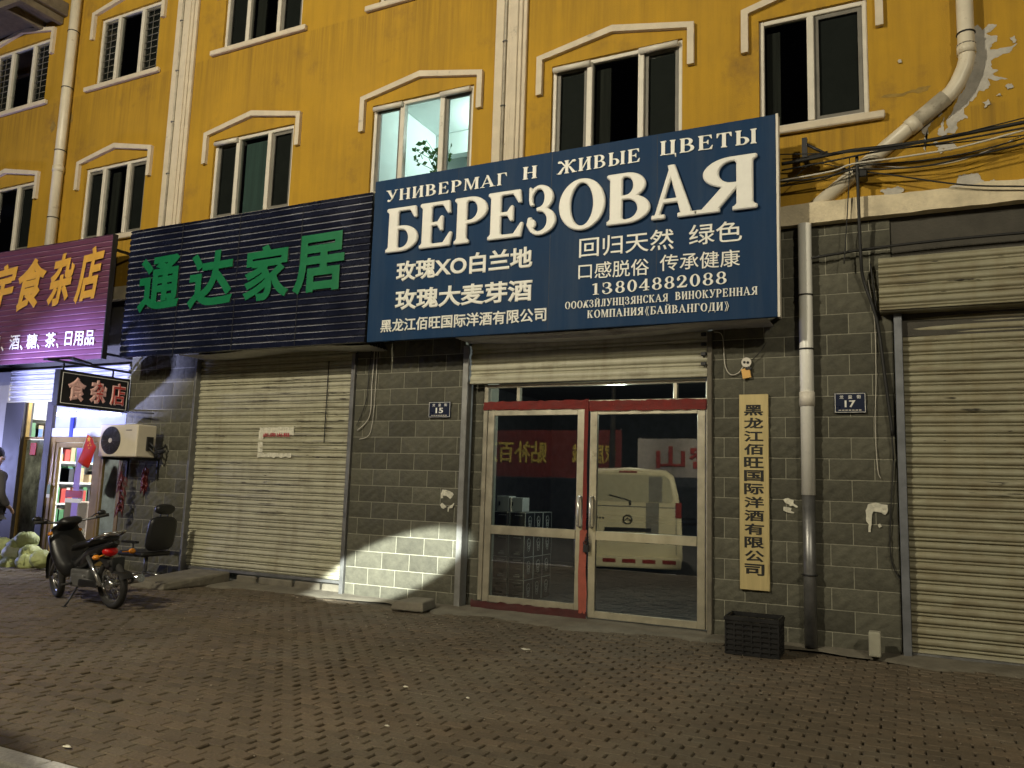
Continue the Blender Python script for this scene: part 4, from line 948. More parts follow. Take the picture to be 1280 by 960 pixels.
MB().box(-12.02,-11.62,.002,.006,1.06,1.17).build('red_sticker', mat('sticker_red', (.35,.02,.05), .5), dl)
MB().box(-12.02,-11.64,.002,.006,.98,1.045).build('white_sticker', M_letter, dl)
MB().box(-12.46,-12.38,-.02,-.012,1.10,1.25).build('green_sticker', mat('sticker_green', (.12,.22,.05), .5), GS)
MB().box(-12.46,-12.38,-.02,-.012,1.04,1.095).build('white_sticker', M_letter, GS)
g = MB(); g.box(-11.25,-11.20,-.005,.05,.05,2.02); g.box(-10.835,-10.76,-.005,.05,.05,2.02); g.box(-11.20,-10.835,-.004,.05,.05,.30)
g.build('window_frame', M_brassf, GS)
MB().add([(-11.20,.022,.3),(-10.835,.022,.3),(-10.835,.022,2.02),(-11.20,.022,2.02)], [(0,1,2,3)]).build('pane', M_shopglass, GS)
mb = MB(); mb.box(-13.05,-12.9,.012,.016,1.72,1.92); mb.build('red_sticker', mat('couplet_red', (.55,.06,.05), .6), GS)
M_poster = bpy.data.materials.new('window_film'); M_poster = mat('window_film', (.50,.52,.46), .7, var=.75, vs=5, stretch=(1.6,1,1))
MB().box(-13.19,-12.69,.04,.044,.15,1.97).build('window_film', M_poster, GS)
MB().box(-11.20,-10.835,.04,.044,.3,2.0).build('window_film', mat('pale_film', (.55,.62,.70), .7, var=.35, vs=5), GS)
# its inside
mb = MB(); mb.box(-14.4,-14.3,.2,3.2,.03,3.1); mb.box(-10.2,-10.1,.32,3.2,.03,3.1); mb.box(-14.3,-10.2,3.1,3.2,.03,3.1); mb.box(-14.3,-10.2,.14,3.09,3.0,3.1); mb.box(-14.3,-10.2,.14,3.09,.03,.06)
mb.build('inner_wall', mat('grocery_wall', (.62,.64,.66), .7, var=.1), GS)
SH = thing('goods_shelf', (-14.1,1.6,.06), 'white shelf unit full of packets inside the lit grocery', 'shelf')
e = MB()
for z in (.1,.48,.86,1.24,1.62,2.0,2.38): e.box(-14.29,-13.97,.3,3.05,z,z+.03)
for y in (.28,1.2,2.1,3.06): e.box(-14.29,-13.98,y,y+.02,.06,2.6)
e.build('board', M_letter, SH)
for nm, cl in (('red_packets',(.45,.06,.05)),('dark_packets',(.05,.05,.06)),('pale_packets',(.55,.55,.50)),('green_packets',(.08,.22,.10)),('blue_packets',(.08,.15,.35)),('tan_packets',(.40,.30,.18))):
    g = MB(); rr = random.Random(nm)
    for z in (.131,.511,.891,1.271,1.651,2.031):
        for k in range(9 if nm != 'dark_packets' else 14): y = .32+rr.randint(0,24)*.11; x = rr.uniform(-14.06,-13.99); g.box(-14.25,x,y,y+rr.uniform(.06,.10),z,z+rr.uniform(.14,.30))
    tag(g.build(nm, mat(nm, cl, .45), SH), kind='stuff')
CT = tag(MB().box(-13.3,-12.7,.9,1.7,.061,.95).build('counter', mat('shop_counter', (.25,.20,.16), .5), None, bevel=.01), 'small brown counter inside the lit grocery', 'counter')

# ------------------------------------------------------------------ pipes
def pipe_thing(name, pts, r, mtl, label, collars=(), brackets=(), cm=None):
    t = thing(name, pts[-1], label, 'drainpipe'); MB().tube(pts, r, 14).build('pipe', mtl, t)
    for c, ax in collars: MB().tube([Vector(c)-Vector(ax)*.05, Vector(c)+Vector(ax)*.05], r+.010, 14).build('collar', cm or mtl, t)
    for c in brackets: MB().torus(c, r+.004, .008, (0,0,1), 16, 6).build('clamp', M_dark, t)
    return t
a = at(98,0,-.10); b = at(62,295,-.10); xm = (a.x+b.x)/2-.0
pipe_thing('drainpipe', [(xm,-.10,11.3),(xm,-.10,4.2)], .085, M_pipe, 'straight cream drainpipe on the yellow wall above the purple sign', [((xm,-.10,6.62),(0,0,1))], [(xm,-.10,z) for z in (9.15,8.1,6.95,5.75)])
e0, e1, e2, e3 = at(1209,0,-.10), at(1209,84,-.10), at(1189,116,-.10), at(1002,273,.03)
PT = [(e1.x,-.10,11.3),(e1.x,-.10,e1.z+.10),(e1.x-.02,-.10,e1.z),(e1.x-.08,-.10,(e1.z+e2.z)/2-.02),(e2.x,-.10,e2.z),(e3.x,.03,e3.z)]
dv = (Vector(PT[-1])-Vector(PT[-2])).normalized()
dp = pipe_thing('drainpipe', PT, .074, M_pipe, 'bent drainpipe slanting down the wall beside peeling paint', [((e1.x,-.10,e1.z+.18),(0,0,1)), (Vector(PT[-2])+dv*.42,dv)], [(e1.x,-.10,e1.z+.34),(e1.x,-.10,e1.z+.22)])
MB().tube([Vector(PT[-2])+dv*.06, Vector(PT[-2])+dv*.40], .081, 14).build('sleeve', M_pipe2, dp)
WP = thing('drainpipe', (-.845,-.09,0), 'white upper and dark metal lower drainpipe on the block pier between the doors', 'drainpipe')
MB().tube([(-.845,-.09,4.19),(-.845,-.09,1.46)], .066, 16).build('white_pipe', mat('white_pipe', (.88,.87,.81), .3, var=.03), WP)
MB().tube([(-.845,-.09,2.47),(-.845,-.09,2.33)], .074, 16).build('collar', M_white, WP)
MB().tube([(-.845,-.09,1.50),(-.845,-.09,.03)], .060, 16).build('metal_pipe', M_steelp, WP)
for z in (3.45,2.9,.7): MB().torus((-.845,-.09,z), .069, .008, (0,0,1), 16, 6).build('clamp', M_dark, WP)

# ------------------------------------------------------------------ plaque, number plates, papers
PQ = thing('wall_plaque', (-1.365,-.02,.506), 'tall brass plaque with a column of black Chinese characters', 'plaque')
MB().box(-1.512,-1.222,-.045,-.018,.506,2.466).build('plate', M_brass, PQ, bevel=.004)
m = MB(); txt = '黑龙江佰旺国际洋酒有限公司'; zt = at(940,506,-.047).z; zb = at(943,722,-.047).z; st = (zt-zb)/13
for k, ch in enumerate(txt): fit_front(m, ch, -1.465,-1.272, zt-st*(k+1)+st*.16, zt-st*k, -.0465, .028, .0015)
m.build('text_column', M_ink, PQ)
def number_plate(x0, x1, z0, z1, num, label):
    t = thing('number_plate', ((x0+x1)/2,-.03,z0), label, 'number plate', 'blue house number plates')
    MB().box(x0,x1,-.032,-.012,z0,z1).build('plate', M_plate, t, bevel=.012, seg=3)
    b = MB(); w = .004; i = .008
    b.box(x0+i,x1-i,-.0335,-.0315,z1-i-w,z1-i); b.box(x0+i,x1-i,-.0335,-.0315,z0+i,z0+i+w); b.box(x0+i,x0+i+w,-.0335,-.0315,z0+i+w,z1-i-w); b.box(x1-i-w,x1-i,-.0335,-.0315,z0+i+w,z1-i-w)
    b.build('border_line', M_letter, t)
    n = MB(); W_, H = x1-x0, z1-z0; cx = (x0+x1)/2
    fit_front(n, num, cx-W_*.17, cx+W_*.17, z0+H*.28, z0+H*.62, -.0325, .03, .0015)
    for k, ch in enumerate('龙皇街'): fit_front(n, ch, x0+W_*(.17+.27*k), x0+W_*(.30+.27*k), z0+H*.70, z0+H*.88, -.0325, .01, .0012)
    n.build('number_text', M_letter, t)
    n = MB()
    for k in range(7): n.box(x0+W_*(.14+.105*k), x0+W_*(.14+.105*k+.075), -.0338, -.0318, z0+H*.12, z0+H*.17)
    n.build('small_print', M_wirew, t)
number_plate(-.602,-.313,2.262,2.464,'17','dark blue number plate reading 17 beside the white drainpipe'); number_plate(-5.275,-4.960,2.262,2.460,'15','dark blue number plate reading 15 left of the glass door')
def scrap(polys, label):
    o = MB()
    for q in polys:
        P = [at(px,py,-.02) for px,py in ragged(q,.35,2)]; y = -.022
        o.prism([(p.x,p.z) for p in P], y, y+.003)
    return tag(o.build('paper_scrap', M_paper, None), label, 'paper scrap', 'torn paper scraps on the wall')
def zc(pts, ox, oy, s): return [(ox+x/s, oy+y/s) for x, y in pts]
scrap([zc([(215,440),(215,330),(250,230),(330,235),(440,275),(500,310),(520,350),(435,460),(400,420),(340,375),(260,380),(265,430)],540,600,19.2), zc([(195,600),(240,545),(300,600),(350,650),(270,690),(230,670)],540,600,19.2), zc([(380,650),(440,620),(520,555),(535,570),(490,670),(410,680),(395,760),(375,760)],540,600,19.2)], 'folded torn paper scrap on the pier left of the glass door')
scrap([zc([(75,120),(130,105),(190,130),(185,160),(225,190),(235,205),(215,210),(185,190),(150,195),(140,175),(100,160)],970,610,8.53), zc([(80,200),(120,205),(165,215),(160,245),(195,260),(190,270),(130,262),(80,240)],970,610,8.53)], 'crumpled white paper scrap beside the brass plaque')
scrap([zc([(955,240),(980,175),(1060,155),(1190,180),(1190,250),(1165,290),(1120,262),(1040,250),(1022,290),(1020,360),(1010,470),(985,470),(990,390),(960,350)],970,610,8.53), zc([(1085,390),(1110,380),(1130,410),(1100,425)],970,610,8.53)], 'hook shaped torn paper scrap below the plate reading 17')
GD = thing('door_sensor', at(933,453,-.03), 'round white speaker with two dark holes above the brass plaque', 'speaker')
p = at(933,453,-.05); MB().tube([(p.x,-.014,p.z),(p.x,-.06,p.z)], .050, 18).build('housing', M_white, GD); MB().tube([(p.x-.018,-.0595,p.z),(p.x-.018,-.064,p.z)], .014, 10).build('hole', M_ink, GD); MB().tube([(p.x+.016,-.0595,p.z-.004),(p.x+.016,-.064,p.z-.004)], .014, 10).build('hole', M_ink, GD)
MB().box(p.x-.01,p.x+.05,-.055,-.02,p.z-.075,p.z-.05).build('stem', M_dark, GD)
p = at(932.5,466.5,-.05); m = MB(); m.cbox((p.x,-.04,p.z),(.088,.012,.105), Matrix.Rotation(R(-10),3,'Y')); TG = m.build('paper_tag', mat('orange_tag', (.72,.42,.12), .6, var=.1), None, bevel=.004); tag(TG, 'small orange tag hanging under the white round speaker', 'tag')
# ------------------------------------------------------------------ cables
def cable(pix, y, r, mtl, label, sag=0, name='cable'):
    P = [at(px,py,(y if not isinstance(y,(list,tuple)) else y[i])) for i,(px,py) in enumerate(pix)]
    Q = []
    for i in range(len(P)-1):
        p0, p1, p2, p3 = P[max(i-1,0)], P[i], P[i+1], P[min(i+2,len(P)-1)]
        for k in range(6):
            t = k/6; Q.append(.5*((2*p1)+(p2-p0)*t+(2*p0-5*p1+4*p2-p3)*t*t+(3*p1-p0-3*p2+p3)*t**3))
    Q.append(P[-1])
    return tag(MB().tube(Q, r, 6).build(name, mtl, None), label, 'cable', 'cables on the right wall' if 'right' in label or 'bundle' in label else None)
cable([(977,205),(1010,199),(1060,189),(1110,183),(1170,174),(1290,151)],-.26,.018,M_cable,'thickest black cable of the bundle crossing the yellow wall at right')
cable([(978,199),(1030,196),(1075,187),(1120,186),(1290,168)],-.21,.006,M_cable,'thin black cable between the thick ones at right')
cable([(976,233),(1030,224),(1070,208),(1150,201),(1215,190),(1290,170)],-.15,.007,M_cable,'black cable crossing the sagging ones at right')
cable([(1066,204),(1130,209),(1190,203),(1240,186),(1290,164)],-.13,.004,M_wirew,'fine pale wire looping up toward the far right end')
cable([(977,213),(1040,201),(1100,189),(1180,178),(1290,158)],-.24,.009,M_cable,'black cable running just under the thickest one at right')
cable([(975,226),(1040,214),(1066,205),(1130,196),(1200,184),(1290,160)],-.22,.009,M_wirew,'pale grey cable sagging through the bundle at right')
cable([(975,193),(1020,192),(1065,190),(1140,181),(1290,145)],-.28,.006,M_cable,'thin topmost black cable of the bundle at right')
cable([(970,228),(1010,224),(1040,219),(1066,212),(1110,211),(1160,207),(1220,194),(1290,177)],-.2,.009,M_cable,'black cable sagging lowest across the slanting drainpipe at right')
cable([(1066,214),(1110,218),(1170,227),(1220,232),(1290,233)],-.16,.008,M_cable,'black cable drooping toward the right over the peeled ledge')
cable([(960,240),(985,228),(1012,206),(1030,205),(1062,212)],-.2,.005,M_cable,'thin cable looping up beside the blue sign at right')
cable([(1062,196),(1061,230),(1058,285),(1055,330)],-.15,.006,M_cable,'thin black wire hanging beside the upright cable at right')
cable([(1071,196),(1073,250),(1076,320),(1080,352),(1096,400),(1106,470),(1116,545)],[-.2,-.2,-.15,-.08,-.06,-.06,-.06],.017,M_cable,'upright black cable running down beside the right shutter cover')
cable([(1088,330),(1100,420),(1111,500),(1117,575)],-.05,.009,M_cable,'black wire beside the right shutter rail')
cable([(1000,325),(1080,312),(1180,300),(1290,290)],-.10,.014,M_cable,'black cable running under the pale ledge to the right')
cable([(1085,350),(1093,400),(1095,470),(1094,530),(1097,585),(1101,598)],-.03,.004,M_wirew,'white wire hanging down the right pier')
cable([(1117,575),(1113,650),(1113,690),(1118,712),(1126,725)],-.03,.006,M_cable,'black wire looping at the foot of the right shutter rail')
cable([(893,415),(903,420),(906,455),(913,468),(923,466),(931,455)],-.03,.005,M_wirew,'white wire curling to the round white speaker')
cable([(958,428),(950,440),(940,450)],-.05,.004,M_cable,'short dark wire above the round white speaker')
cable([(469,430),(465,480),(462,520),(447,538)],-.03,.006,M_wirew,'outer white wire hanging under the left end of the blue sign')
cable([(465,430),(461,470),(458,500),(446,532)],-.03,.005,M_cable,'black wire hanging under the left end of the blue sign')
cable([(472,430),(469,490),(463,540),(449,549)],-.03,.004,M_wirew,'inner white wire hanging under the left end of the blue sign')
BK = thing('wall_bracket', at(1005,195,-.1), 'black steel bracket carrying cables beside the blue sign', 'bracket')
m = MB(); pa, pb = at(1005,173,-.2), at(1008,200,-.2); m.box(pa.x-.02,pa.x+.03,-.22,-.17,pb.z,pa.z); pa, pb = at(997,201,-.2), at(1035,192,-.2); m.tube([pa,pb], .028, 6); pa, pb = at(1007,180,-.2), at(1034,193,-.2); m.tube([pa,pb], .015, 6); m.box(pa.x-.02,pa.x+.02,-.17,.0,pb.z-.03,pb.z+.02)
m.build('arm', M_dark, BK); p = at(1076,218,-.16); MB().box(p.x-.05,p.x+.06,-.2,-.03,p.z-.04,p.z+.05).build('junction_box', M_black, BK, bevel=.01)

# ------------------------------------------------------------------ small things on the pavement
CR = thing('plastic_crate', (-1.25,-.62,.02), 'black plastic crate standing at the foot of the brass plaque pier', 'crate')
x0, x1, y0, y1, z0, z1 = -1.50,-1.03,-.86,-.52,.022,.345
m = MB(); m.box(x0,x1,y0,y1,z0,z0+.02)
for (a,b,c,d) in ((x0,x1,y0,y0+.012),(x0,x1,y1-.012,y1),(x0,x0+.012,y0+.012,y1-.012),(x1-.012,x1,y0+.012,y1-.012)):
    for k in range(7):
        zz = z0+.02+k*.045; m.box(a,b,c,d,zz+.022,zz+.045)
    n = 6
    for k in range(n+1):
        if b-a > .1: xx = a+(b-a-.014)*k/n; m.box(xx,xx+.014,c-.002,d+.002,z0+.02,z1-.03)
        else: yy = c+(d-c-.014)*k/n; m.box(a-.002,b+.002,yy,yy+.014,z0+.02,z1-.03)
m.box(x0+.014,x1-.014,y0+.014,y0+.018,z0+.02,z1-.05); m.box(x1-.018,x1-.014,y0+.02,y1-.02,z0+.02,z1-.05); m.box(x0+.014,x0+.018,y0+.02,y1-.02,z0+.02,z1-.05); m.box(x0+.014,x1-.014,y1-.018,y1-.014,z0+.02,z1-.05); m.build('body', M_black, CR)
m = MB(); m.box(x0-.008,x1+.008,y0-.008,y0+.016,z1-.03,z1); m.box(x0-.008,x1+.008,y1-.016,y1+.008,z1-.03,z1); m.box(x0-.008,x0+.016,y0+.016,y1-.016,z1-.03,z1); m.box(x1-.016,x1+.008,y0+.016,y1-.016,z1-.03,z1); m.build('rim', M_black, CR, bevel=.004)
tag(MB().box(-.335,-.232,-.30,-.19,.035,.255).build('concrete_brick', M_mortar, None, bevel=.014, seg=2), 'upright pale brick at the foot of the right pier', 'brick')
m = MB(); a, b = -5.30,-4.90; vs = [(a,-.62,.02),(b+.02,-.58,.02),(b-.02,-.22,.03),(a+.04,-.2,.03),(a+.02,-.60,.115),(b,-.56,.125),(b-.04,-.25,.14),(a+.06,-.23,.13)]
m.add(vs, [(3,2,1,0),(4,5,6,7),(0,1,5,4),(1,2,6,5),(2,3,7,6),(3,0,4,7)]); tag(m.build('stone_slab', M_conc, None, bevel=.018, seg=2), 'flat broken stone lying at the foot of the pier with the number plate 15', 'stone')
m = MB(); vs = [(-8.98,-1.12,.015),(-8.40,-1.10,.015),(-8.36,-.02,.015),(-9.05,-.02,.015),(-8.98,-1.10,.11),(-8.42,-1.08,.10),(-8.36,-.02,.17),(-9.05,-.02,.17)]
m.add(vs, [(3,2,1,0),(4,5,6,7),(0,1,5,4),(1,2,6,5),(2,3,7,6),(3,0,4,7)]); tag(m.build('concrete_ramp', M_conc, None, bevel=.02, seg=2), 'worn concrete ramp slab in front of the left end of the shutter', 'ramp')
for k, (px, py, s) in enumerate(((657,812,.05),(507,859,.022),(84,934,.03),(484,908,.018),(585,873,.015))):
    p = atz(px,py,.02); m = MB(); m.ball((p.x,p.y,.024),(s,s*.5,.005), 8, 4, fn=lambda th,ph: 1+.25*math.sin(ph*3+k)); tag(m.build('litter_scrap', M_paper, None), ['largest pale scrap of litter on the pavement before the glass door','pale litter scrap left of the middle of the pavement','pale litter scrap near the kerb at lower left','tiny litter scrap near the lower middle of the pavement','tiniest litter scrap in the middle of the pavement'][k], 'litter', 'litter scraps on the pavement')

m = MB(); rr = random.Random(31)
for k in range(900):
    x = rr.uniform(-13,1.2); y = -.35-rr.random()**1.6*5.1; q = rr.uniform(.003,.009)*(1.7 if rr.random() < .06 else 1); an = rr.uniform(0,3)
    z = .020+.010*math.sin(x*.9+1)*math.sin(y*1.3)+.006*math.sin(x*2.3+y*1.9)
    m.cbox((x,y,z),(q*1.6,q,q*.7), Matrix.Rotation(an,3,'Z')@Matrix.Rotation(an*2,3,'X'))
tag(m.build('grit', mat('grit', (.20,.17,.13), .9, var=.6, vs=3), None), 'scattered grit and crumbs of mortar on the pavement', 'grit', kind='stuff')
# ------------------------------------------------------------------ air conditioner, chillies, flag
AC = thing('air_conditioner', (-10.3,-.35,1.69), 'cream air conditioner unit on the wall beside the hanging sign', 'air conditioner')
q0, q1 = at(126,531,-.5), at(169,573,-.5); ax0, ax1, az0, az1 = q0.x, q1.x, 1.70, 2.17
MB().box(ax0,ax1,-.5,-.17,az0,az1).build('casing', M_cream_ac, AC, bevel=.018, seg=3)
fc = (ax0+.255,-.502,(az0+az1)/2); m = MB()
m.tube([(fc[0],-.498,fc[2]),(fc[0],-.506,fc[2])], .205, 32); fan = m.build('fan_opening', M_black, AC)
m = MB()
for k in range(1,10): m.torus((fc[0],-.512,fc[2]), .022*k, .0026, (0,1,0), 28, 5)
for k in range(12): an = k*math.pi/6; m.tube([(fc[0]+.03*math.cos(an),-.512,fc[2]+.03*math.sin(an)),(fc[0]+.205*math.cos(an),-.512,fc[2]+.205*math.sin(an))], .0026, 4)
m.build('fan_grille', mat('grille_grey', (.10,.10,.11), .4, .3), AC); MB().tube([(fc[0],-.508,fc[2]),(fc[0],-.518,fc[2])], .034, 16).build('hub', M_white, AC)
m = MB(); m.box(ax0+.05,ax0+.08,-.48,-.02,az0-.04,az0-.002); m.box(ax1-.1,ax1-.07,-.48,-.02,az0-.04,az0-.002); m.box(ax0+.05,ax0+.08,-.05,-.02,az0-.3,az0-.041); m.box(ax1-.1,ax1-.07,-.05,-.02,az0-.3,az0-.041); m.build('bracket', M_dark, AC)
m = MB(); m.box(ax1+.001,ax1+.03,-.34,-.24,az0+.10,az0+.30); m.tube([(ax1+.02,-.30,az0+.22),(ax1+.10,-.24,az0+.12),(ax1+.10,-.1,az0+.16),(ax1+.02,-.02,az0+.2)], .014, 8); m.tube([(ax1+.02,-.30,az0+.15),(ax1+.08,-.24,az0+.05),(ax1+.09,-.1,az0+.08),(ax1+.02,-.02,az0+.12)], .012, 8); m.build('service_valve', M_dark, AC)
MB().box(ax1-.24,ax1-.12,-.5035,-.5005,az1-.09,az1-.08).build('badge', M_ink, AC)
def chilli(px, pyt, pyb, y, w, label):
    a, b = at(px,pyt,y), at(px,pyb,y); t = thing('chilli_string', (a.x,y,a.z), label, 'dried chillies', 'strings of dried chillies'); m = MB(); rr = random.Random(px)
    MB().tube([(a.x,y,a.z+.06),(a.x,y,b.z)], .006, 6).build('string', M_cable, t)
    for k in range(46):
        z = a.z+(b.z-a.z)*rr.random(); an = rr.uniform(0,6.28); d = rr.uniform(.5,1)*w; L = rr.uniform(.07,.12)
        p0 = Vector((a.x,y,z)); p1 = p0+Vector((math.cos(an)*d*.6,math.sin(an)*d*.4,-.02)); p2 = p0+Vector((math.cos(an)*d,math.sin(an)*d*.5,-L))
        m.tube([p0,p1,p2], [.010,.014,.003], 6)
    m.build('chillies', mat('dried_chilli', (.10,.010,.010), .4, var=.4), t)
chilli(154,588,640,-.25,.11,'longer string of dark red dried chillies hanging under the air conditioner'); chilli(182,583,612,-.08,.08,'shorter string of dark red dried chillies hanging on the block wall')
FG = thing('flag', at(108,543,-.62), 'small red flag with yellow stars by the grocery door', 'flag')
c4 = [at(109,543,-.62),at(122,558,-.62),at(109,585,-.62),at(97,577,-.62)]; m = MB(); vs = []; n = 10
for i in range(n+1):
    for j in range(n+1):
        s, t = i/n, j/n; p = (c4[0]*(1-s)+c4[1]*s)*(1-t)+(c4[3]*(1-s)+c4[2]*s)*t; vs.append((p.x,p.y+.02*math.sin(s*5+t*3),p.z+.008*math.sin(s*6)))
m.add(vs, [(i*(n+1)+j,(i+1)*(n+1)+j,(i+1)*(n+1)+j+1,i*(n+1)+j+1) for i in range(n) for j in range(n)], True)
M_flag = mat('flag_red', (.62,.03,.02), .6, var=.05, emit=(1,.03,.02), estr=.0); fo = m.build('cloth', M_flag, FG); so = fo.modifiers.new('s','SOLIDIFY'); so.thickness = .002
m = MB()
def star(cx, cz, r, rot=0):
    P = []
    for k in range(10): a_ = math.pi/2+rot+k*math.pi/5; q = r if k%2 == 0 else r*.4; P.append((cx+q*math.cos(a_), cz+q*math.sin(a_)))
    return P
sc_ = at(111,549,-.66); m.prism(star(sc_.x,sc_.z,.045), -.662,-.655)
for dx, dz in ((.03,-.06),(.055,-.09),(.0,-.09),(.02,-.13)): m.prism(star(sc_.x+dx,sc_.z+dz,.014), -.662,-.655)
m.build('stars', mat('star_yellow', (.85,.55,.05), .6), FG); MB().tube([at(110,541,-.62),at(96,580,-.62),at(93,590,-.60)], .005, 6).build('stick', M_wirew, FG)

# ------------------------------------------------------------------ cabbages
M_cab = mat('cabbage_leaf', (.36,.40,.17), .6, var=.25, vs=7, bump=.006, bs=18); M_cab2 = mat('cabbage_pale', (.55,.58,.42), .6, var=.2, vs=7, bump=.006, bs=18)
CAB = [(12,707,0),(34,703,0),(51,699,0),(-4,692,.0),(18,691,1),(38,692,1),(3,683,1),(24,683,1),(33,676,2)]
LB = ['bottom row cabbage left of the middle','bottom row cabbage in the middle','bottom row cabbage beside the shop post','cabbage cut by the picture edge','palest white cabbage in the second row','green cabbage in the second row at the right','cabbage high at the left of the heap','cabbage high in the middle of the heap','leafy cabbage on top of the heap']
for k, (px, py, lev) in enumerate(CAB):
    p = at(px,py,-.62+.10*lev+(.06 if k%2 else 0)); rr = random.Random(k); rot = Matrix.Rotation(rr.uniform(0,3),3,'Z')@Matrix.Rotation(rr.uniform(-.4,.4),3,'X')
    t = thing('cabbage', (p.x,p.y,p.z-.12), LB[k]+' of the heap' if 'heap' not in LB[k] else LB[k], 'cabbage', 'cabbages heaped by the grocery')
    m = MB(); m.ball(p,(.178,.15,.135), 20, 14, rot, lambda th,ph: 1+.05*math.sin(5*ph+2*math.sin(3*th))+.03*math.sin(9*th+ph)); m.build('head', M_cab2 if k == 4 else M_cab, t)
    m = MB()
    for q in range(2 if k < 8 else 6):
        an = rr.uniform(0,6.28); tl_ = rr.uniform(.2,.9); c = Vector(p)
        vs = []
        for i in range(6):
            for j in range(5):
                u, w = i/5, (j-2)/2; th = .35+u*1.3; r_ = 1.0+.07*u*tl_
                q_ = Vector((math.sin(th)*math.cos(an+w*.55)*.18*r_, math.sin(th)*math.sin(an+w*.55)*.155*r_, math.cos(th)*.14*r_+.015*math.sin(w*4+u*6))); vs.append(c+q_)
        m.add(vs, [(i*5+j,(i+1)*5+j,(i+1)*5+j+1,i*5+j+1) for i in range(5) for j in range(4)], True)
    m.build('outer_leaf', M_cab, t)

# ------------------------------------------------------------------ office chair
CH = thing('office_chair', (-9.20,-.55,.02), 'black office chair with headrest facing left beside the shutter', 'chair')
CH.rotation_euler = (0,0,0)
c0 = Vector((-9.20,-.55,0))
def L3(x, y, z): return (c0.x+x-.2, c0.y+y, z*(.77 if z > .2 else 1))
m = MB(); m.cbox(L3(-.05,0,.50),(.50,.48,.07)); m.build('seat', M_black, CH, bevel=.03, seg=3)
def pad(c, hy, hz, t, pw, tilt, name):
    m = MB(); n = 28; vs = []; rt = Matrix.Rotation(tilt,3,'Y')
    for q, sc in ((-1,.82),(-.75,.96),(0,1),(.75,.96),(1,.82)):
        for k in range(n):
            a_ = 2*math.pi*k/n; cs, sn = math.cos(a_), math.sin(a_)
            vs.append(Vector(c)+rt@Vector((q*t, hy*sc*math.copysign(abs(cs)**(2/pw),cs), hz*sc*math.copysign(abs(sn)**(2/pw),sn)*(1+.10*cs*0))))
    m.add(vs, [(i*n+k,i*n+(k+1)%n,(i+1)*n+(k+1)%n,(i+1)*n+k) for i in range(4) for k in range(n)]+[tuple(range(n))[::-1],tuple(4*n+k for k in range(n))], True)
    return m.build(name, M_black, CH)
pad(L3(.25,0,.86), .225, .235, .04, 4.5, R(9), 'backrest'); pad(L3(.285,0,1.29), .15, .07, .04, 2.6, R(9), 'headrest')
m = MB()
for yy in (-.06,.06): m.tube([L3(.275,yy,1.1),L3(.29,yy,1.25)], .010, 6)
m.build('headrest_post', M_dark, CH)
for s in (-1,1):
    m = MB(); m.tube([L3(.1,s*.24,.48),L3(.08,s*.28,.52),L3(.06,s*.28,.70)], .014, 8); m.cbox(L3(.0,s*.28,.715),(.28,.06,.03)); m.build('armrest', M_black, CH, bevel=.008)
m = MB(); m.tube([L3(0,0,.46),L3(0,0,.12)], .026, 10); m.build('gas_column', M_steelp, CH)
for k in range(5):
    an = k*2*math.pi/5+.3; m = MB(); m.tube([L3(0,0,.13),L3(.29*math.cos(an),.29*math.sin(an),.085)], [.024,.015], 8); lg = m.build('leg', mat('chrome', (.5,.5,.5), .2, .9) if k == 0 else bpy.data.materials['chrome'], CH)
    m = MB(); m.torus(L3(.29*math.cos(an),.29*math.sin(an),.048), .018, .014, (math.sin(an),-math.cos(an),0), 14, 8); m.build('castor', M_tyre, lg)
bd_ = tag(MB().box(-9.02,-8.70,-.75,-.45,.538,.556).build('board', M_plast, None, bevel=.003), 'pale board lying on the seat of the office chair', 'board') if False else None

